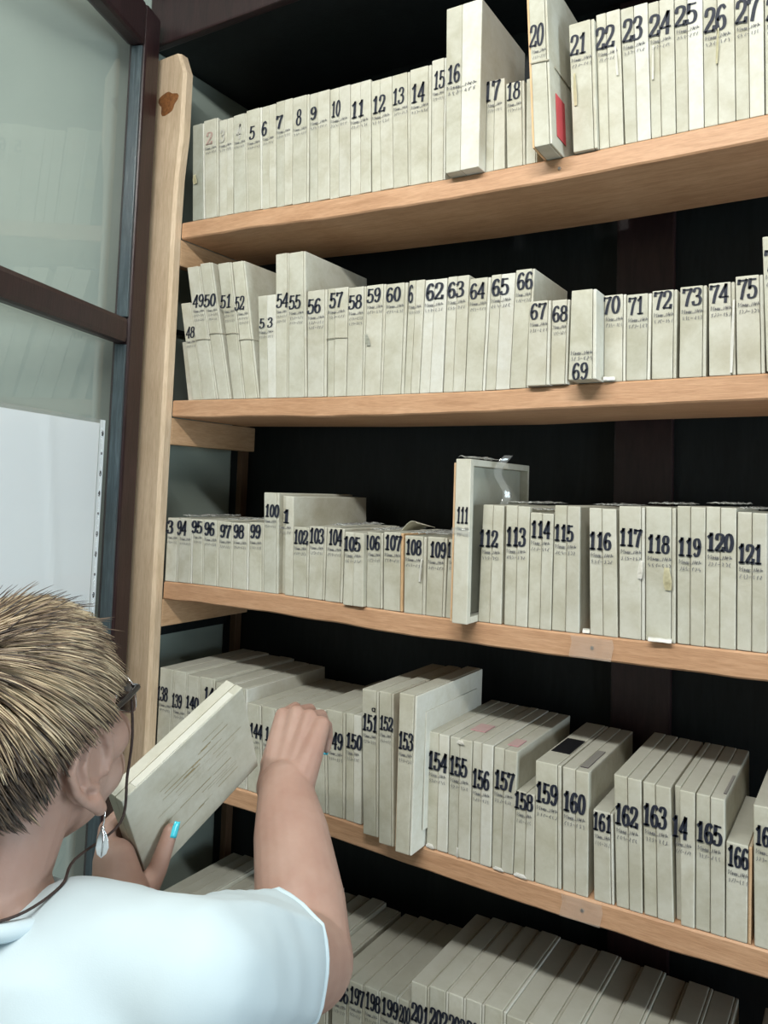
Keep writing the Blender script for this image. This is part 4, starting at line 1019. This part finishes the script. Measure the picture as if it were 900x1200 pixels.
# open the sleeves: cut each one square to the arm and leave a rolled hem
hems = []
bm = bmesh.new(); bm.from_mesh(sm)
for S_, E_ in ((RS, RE), (LS, LE)):
    ax = (E_-S_).normalized(); c = S_.lerp(E_, .60)
    near = [f for f in bm.faces if (f.calc_center_median()-c).length < .13]
    geo = set(near); 
    for f in near: geo.update(f.verts); geo.update(f.edges)
    bmesh.ops.bisect_plane(bm, geom=list(geo), plane_co=c, plane_no=ax, clear_outer=True)
    bv = [v for v in bm.verts if any(e.is_boundary for e in v.link_edges) and (v.co-c).length < .12]
    u_ = ax.orthogonal().normalized(); w_ = ax.cross(u_)
    bv.sort(key=lambda v: math.atan2((v.co-c).dot(w_), (v.co-c).dot(u_)))
    hems.append([v.co.copy() for v in bv[::3]])
bm.to_mesh(sm); bm.free()
ts = bpy.data.objects.new('t_shirt', sm); COL.objects.link(ts); ts.parent = person
# ribbed collar
cen = B(-.026, -.012, .052); ca = []
for i in range(36):
    an = 2*pi*i/36; ca.append(cen + BR*.0665*cos(an) + BF*.066*sin(an) + UP*(-.012*sin(an) + .006*cos(an)*0-.002))
MB().tube(ca, .0075, 8, closed=True).build('collar', M['shirt'], ts, smooth=True)
for hp_ in hems: MB().tube(hp_, .0032, 6, closed=True).build('sleeve_hem', M['shirt'], ts, smooth=True)
# trousers, shoes
tr = MB(); 
for sx in (1, -1): tr.chain([B(sx*.085, -.02, -.52), B(sx*.095, .01, -.88), B(sx*.10, -.02, -1.22)], [.112, .082, .066], seg=24)
tr.ellipsoid(B(0, -.02, -.50), .195, .142, .14, Matrix((BR, BF, UP)).transposed(), 32, 16)
tm = remesh(tr, .009, 6, .5, 'trousers'); tm.materials.append(M['trousers']); to = bpy.data.objects.new('trousers', tm); COL.objects.link(to); to.parent = person
for sx in (1, -1):
    c = B(sx*.10, .0, 0); c.z = 0
    s_ = MB(); s_.ellipsoid(c+BF*.035+UP*.038, .048, .135, .036, Matrix((BR, BF, UP)).transposed()); s_.capsule(c-BF*.045+UP*.045, c-BF*.03+UP*.085, .042, .048)
    so = remesh(s_, .008, 4, .5, 'shoe')
    for v in so.vertices: v.co.z = max(.0, v.co.z)
    so.materials.append(M['shoe']); q = bpy.data.objects.new('shoe', so); COL.objects.link(q); q.parent = person

# hair
R = random.Random(11)
SC0 = Vector((0, -.7, 2.6)); SR = Vector((7.75, 9.75, 9.0))
def sc_pt(d): return SC0 + Vector((d.x*SR.x, d.y*SR.y, d.z*SR.z))
def in_hair(p):
    x, y, z = abs(p.x), p.y, p.z
    if y > 5.6 and z < 6.2-.10*(x-3)**2*(1 if x > 3 else 0): return False
    if y > 2.4 and z < 3.2: return False
    if y > 5.0 and z < 4.4: return False
    if -3.6 < y <= 2.4 and z < 1.3: return False
    if -5.2 < y <= -3.6 and z < 1.3-(-3.6-y)*2.6: return False
    if z < -5.5: return False
    return True
cap = MB()
nu, nv = 48, 30; grid = {}
for j in range(nv+1):
    for i in range(nu):
        th = pi*.74*j/nv; ph = 2*pi*i/nu
        d = Vector((sin(th)*cos(ph), sin(th)*sin(ph), cos(th))); p = sc_pt(d)
        k = 1.0+.045*max(0, d.z)+.01*noise.noise(d*4)
        if p.z < -1 and p.y < -2: p.y += (-1-p.z)*.42; p.x *= 1-(-1-p.z)*.035
        grid[i, j] = (SC0+(p-SC0)*k, in_hair(p))
vs = []; ix = {}
for key, (p, ok) in grid.items(): ix[key] = len(vs); vs.append(Hd(*p))
fs = [(ix[i, j], ix[i, j+1], ix[(i+1) % nu, j+1], ix[(i+1) % nu, j]) for j in range(nv) for i in range(nu) if all(grid[a][1] for a in ((i, j), (i, j+1), ((i+1) % nu, j+1), ((i+1) % nu, j)))]
cap.add(vs, fs)
me = cap.mesh('hair'); 
bm = bmesh.new(); bm.from_mesh(me); bmesh.ops.delete(bm, geom=[v for v in bm.verts if not v.link_faces], context='VERTS'); bmesh.ops.remove_doubles(bm, verts=bm.verts, dist=.0004); bmesh.ops.recalc_face_normals(bm, faces=bm.faces)
bmesh.ops.solidify(bm, geom=bm.faces[:], thickness=.004); bm.to_mesh(me); bm.free()
for q in ('hair_brown', 'hair_light', 'hair_mid', 'hair_dark'): me.materials.append(M[q])
capv = [tuple(v.co) for v in me.vertices]; capf = [tuple(p.vertices) for p in me.polygons]; 
hm_ = MB(); hm_.add(capv, capf, 0)
WH = Vector((-.8, -6.5, 9.2))
def strand(p, L, lift, wid, mi, steps=7):
    pts = []; rad = []
    cur = p.copy(); 
    for s in range(steps+1):
        f = s/steps
        dv = Vector(((cur.x-SC0.x)/SR.x**2, (cur.y-SC0.y)/SR.y**2, (cur.z-SC0.z)/SR.z**2)).normalized()
        pts.append(Hd(*(cur+dv*(.25+lift*f**1.3)))); rad.append(wid*(1-.85*f**1.5))
        away = (cur-WH); away -= dv*away.dot(dv)
        away = away.normalized() if away.length > .3 else Vector((R.uniform(-1, 1), R.uniform(-1, 1), 0))
        side = max(0, (abs(cur.x)-3)/5); back = max(0, (-cur.y-3)/6)
        g = Vector((.18, .10, -.75*side-1.0*back)); g -= dv*g.dot(dv)
        dr_ = (away*.9+g+Vector((sw, 0, 0))).normalized()
        nxt = cur+dr_*L/steps
        dd = Vector(((nxt.x-SC0.x)/SR.x, (nxt.y-SC0.y)/SR.y, (nxt.z-SC0.z)/SR.z))
        if nxt.z > -1: nxt = SC0+(nxt-SC0)/dd.length*1.02
        else: nxt.y = max(nxt.y, -9.6+(-1-nxt.z)*.42) if nxt.y < -2 else nxt.y
        if not in_hair(nxt) or (mi in (1, 2) and nxt.z < zlim): break
        cur = nxt
    if len(pts) < 4: return
    n_ = len(pts); rad = [wid*(1-.85*(i/(n_-1))**1.5) for i in range(n_)]
    hm_.tube(pts, rad, 4, mi)
cnt = 0
while cnt < 5200:
    d = Vector((R.gauss(0, 1), R.gauss(0, 1), R.gauss(.25, 1))).normalized(); p = sc_pt(d)
    if not in_hair(p): continue
    sw = R.uniform(-.22, .22)+.7*noise.noise((p.x*.25, p.y*.25, p.z*.25))
    t = p.z + .35*p.y + R.uniform(-1.6, 1.6)
    if p.z < -1 and p.y < -2: p.y += (-1-p.z)*.42; p.x *= 1-(-1-p.z)*.035
    zlim = R.uniform(.6, 3.4) if R.random() < .88 else -9
    cl = noise.noise((p.x*.32, p.y*.32, p.z*.32+7))
    if t > 5.0:
        mi = R.choices((1, 2, 0, 3), ((.55, .35, .08, .02) if cl > .12 else ((.26, .46, .22, .06) if cl > -.15 else (.08, .40, .40, .12))))[0]; L = R.uniform(3.2, 5.4); lift = R.uniform(.5, 1.25)
        wid = R.uniform(.0006, .0015)
    elif t > 1.0:
        mi = R.choices((1, 2, 0, 3), (.07, .26, .45, .22))[0]; L = R.uniform(2.4, 3.8); lift = R.uniform(.3, .8); wid = R.uniform(.0008, .0017)
    else:
        mi = R.choices((2, 0, 3), (.05, .38, .57))[0]; L = R.uniform(1.8, 3.2); lift = R.uniform(.2, .6); wid = R.uniform(.0006, .0012)
    strand(p, L, lift, wid, mi); cnt += 1
for i in range(70):          # dark spiky ends on the crown
    p = sc_pt(Vector((R.uniform(-.45, .75), R.uniform(-.5, .75), 1)).normalized()); sw = R.uniform(-.2, .2)
    zlim = -9
    strand(p, R.uniform(2.6, 4.0), R.uniform(1.5, 2.4), .0010, R.choice((0, 3, 3)))
hair = hm_.build('hair', [M['hair_brown'], M['hair_light'], M['hair_mid'], M['hair_dark']], person, smooth=True)

# eyes, brows, lips on the face
for sx in (1, -1):
    c = Hd(sx*3.1, 7.85, .3)
    eo = MB().ellipsoid(c, .0118, .0100, .0062, HM).build('eye', M['white_metal'], person, smooth=True)
    MB().ellipsoid(Hd(sx*3.1, 8.65, .3), .0052, .0025, .0052, HM).build('iris', M['hair_brown'], eo, smooth=True)
    MB().tube([Hd(sx*1.4, 8.9, 2.3), Hd(sx*3.2, 8.9, 2.8), Hd(sx*5.2, 7.6, 2.3)], [.0025, .003, .0015], 6).build('eyebrow', M['hair_brown'], person, smooth=True)

# ------------------------------------------------------------------ what she wears loose: glasses with a cord, an earring
gl = empty('eyeglasses', Hd(0, 9.6, .6)); tag(gl, 'dark tinted eyeglasses with thin metal rims on the face, cord hanging down', 'eyeglasses')
def gobj(mb, name, m, parent=None, smooth=True, fix=False):
    # parts are modelled in world space and parented with the thing's offset removed
    o0 = Vector(gl.location); mb.v = [tuple(Vector(v)-o0) for v in mb.v]
    return mb.build(name, m, parent or gl, smooth=smooth, fix=fix)
for sx in (1, -1):
    out = []
    for i in range(28):
        an = 2*pi*i/28; cx, sy = cos(an), sin(an)
        k = (abs(cx)**3.2+abs(sy)**3.2)**(-1/3.2)
        out.append((sx*(3.35+2.65*cx*k), 9.5-.05*(3.35+2.65*cx*k)**2*.55, .2+2.0*sy*k))
    rimo = gobj(MB().tube([Hd(*p) for p in out], .0011, 6, closed=True), 'rim', M['silver'])
    lm2 = MB(); a = [Hd(*p) for p in out]; n_ = len(a); b2 = [p+HFV*.0016 for p in a]
    lm2.add(a+b2, [tuple(range(n_)), tuple(reversed(range(n_, 2*n_)))]+[(i, n_+i, n_+(i+1) % n_, (i+1) % n_) for i in range(n_)])
    gobj(lm2, 'lens', M['lens'], smooth=False, fix=True)
    gobj(MB().tube([Hd(sx*6.05, 8.3, 1.5), Hd(sx*6.7, 8.0, 1.6), Hd(sx*7.3, 5.5, 1.9), Hd(sx*7.75, 2.0, 2.3), Hd(sx*7.85, -.4, 2.9), Hd(sx*7.5, -2.4, 2.6), Hd(sx*7.1, -3.6, 1.2)], [.0022, .0028, .0025, .0023, .0020, .0018, .0015], 8), 'temple', M['black_plastic'])
    gobj(MB().tube([Hd(sx*5.7, 8.6, 1.4), Hd(sx*6.6, 8.3, 1.6), Hd(sx*6.85, 7.4, 1.6)], .0017, 8), 'hinge', M['silver'])
    gobj(MB().ellipsoid(Hd(sx*1.2, 9.3, -.6), .002, .003, .005, HM), 'nose_pad', M['silver'])
gobj(MB().tube([Hd(-.9, 10.0, .9), Hd(0, 10.35, 1.2), Hd(.9, 10.0, .9)], .0013, 6), 'bridge', M['silver'])
crd = [Hd(7.05, 6.4, 1.2), Hd(6.95, 6.0, -2.5), Hd(6.4, 5.4, -6.2), Hd(6.6, 3.4, -9.6)] + [cen + BR*.066*cos(a_) + BF*.066*sin(a_) + UP*z_ for a_, z_ in ((.45, .030), (0., .022), (-.6, .016), (-1.2, .015), (-1.8, .016), (-2.5, .018), (-3.1, .022))] + [Hd(-6.6, 3.2, -9.6), Hd(-6.6, 5.6, -6.2), Hd(-7.2, 6.2, -2.5), Hd(-7.05, 6.4, 1.2)]
cp = []
for i in range(len(crd)-1):
    a0 = crd[max(0, i-1)]; b0, c0 = crd[i], crd[i+1]; d0 = crd[min(len(crd)-1, i+2)]
    for q in range(6):
        t_ = q/6; cp.append(.5*((2*b0)+(c0-a0)*t_+(2*a0-5*b0+4*c0-d0)*t_*t_+(3*b0-a0-3*c0+d0)*t_**3))
cp.append(crd[-1])
gobj(MB().tube(cp, .0013, 6), 'cord', M['cord'])

lobe = Hd(6.75+1.0, -.3, -6.0)
er = empty('earring', lobe); tag(er, 'silver leaf-shaped drop earring hanging from the right ear', 'earring')
MB().tube([(0, 0, .006), (.002*1, .0, .003), (.001, 0, -.006), (0, 0, -.010)], .0008, 6).build('hook', M['silver'], er, smooth=True)
vd = (cam.location-lobe); vd.z = 0; vd.normalize(); wd = Vector((-vd.y, vd.x, 0))
wd = Vector((.62, .78, 0)).normalized(); vd = Vector((wd.y, -wd.x, 0))
lf = [(0, 0), (.35, .18), (.62, .42), (.72, .68), (.5, .88), (0, 1.0), (-.45, .86), (-.62, .62), (-.5, .36), (-.28, .14)]
mbp = MB(); A = [wd*(.0082*x)+UP*(-.010-.026*y)+vd*.0009 for x, y in lf]; Bk = [p-vd*.0018 for p in A]; n_ = len(A)
mbp.add(A+Bk, [tuple(range(n_)), tuple(reversed(range(n_, 2*n_)))]+[(i, n_+i, n_+(i+1) % n_, (i+1) % n_) for i in range(n_)])
mbp.build('pendant', M['silver'], er, fix=True, bevel=.0004)
MB().tube([UP*(-.011)+vd*.0013, wd*.0012+UP*(-.022)+vd*.0016, UP*(-.034)+vd*.0013], [.0006, .0011, .0005], 6).build('leaf_vein', M['silver'], er, smooth=True)
MB().ellipsoid(UP*(-.0105), .0022, .0022, .0022).build('bead', M['silver'], er, smooth=True)
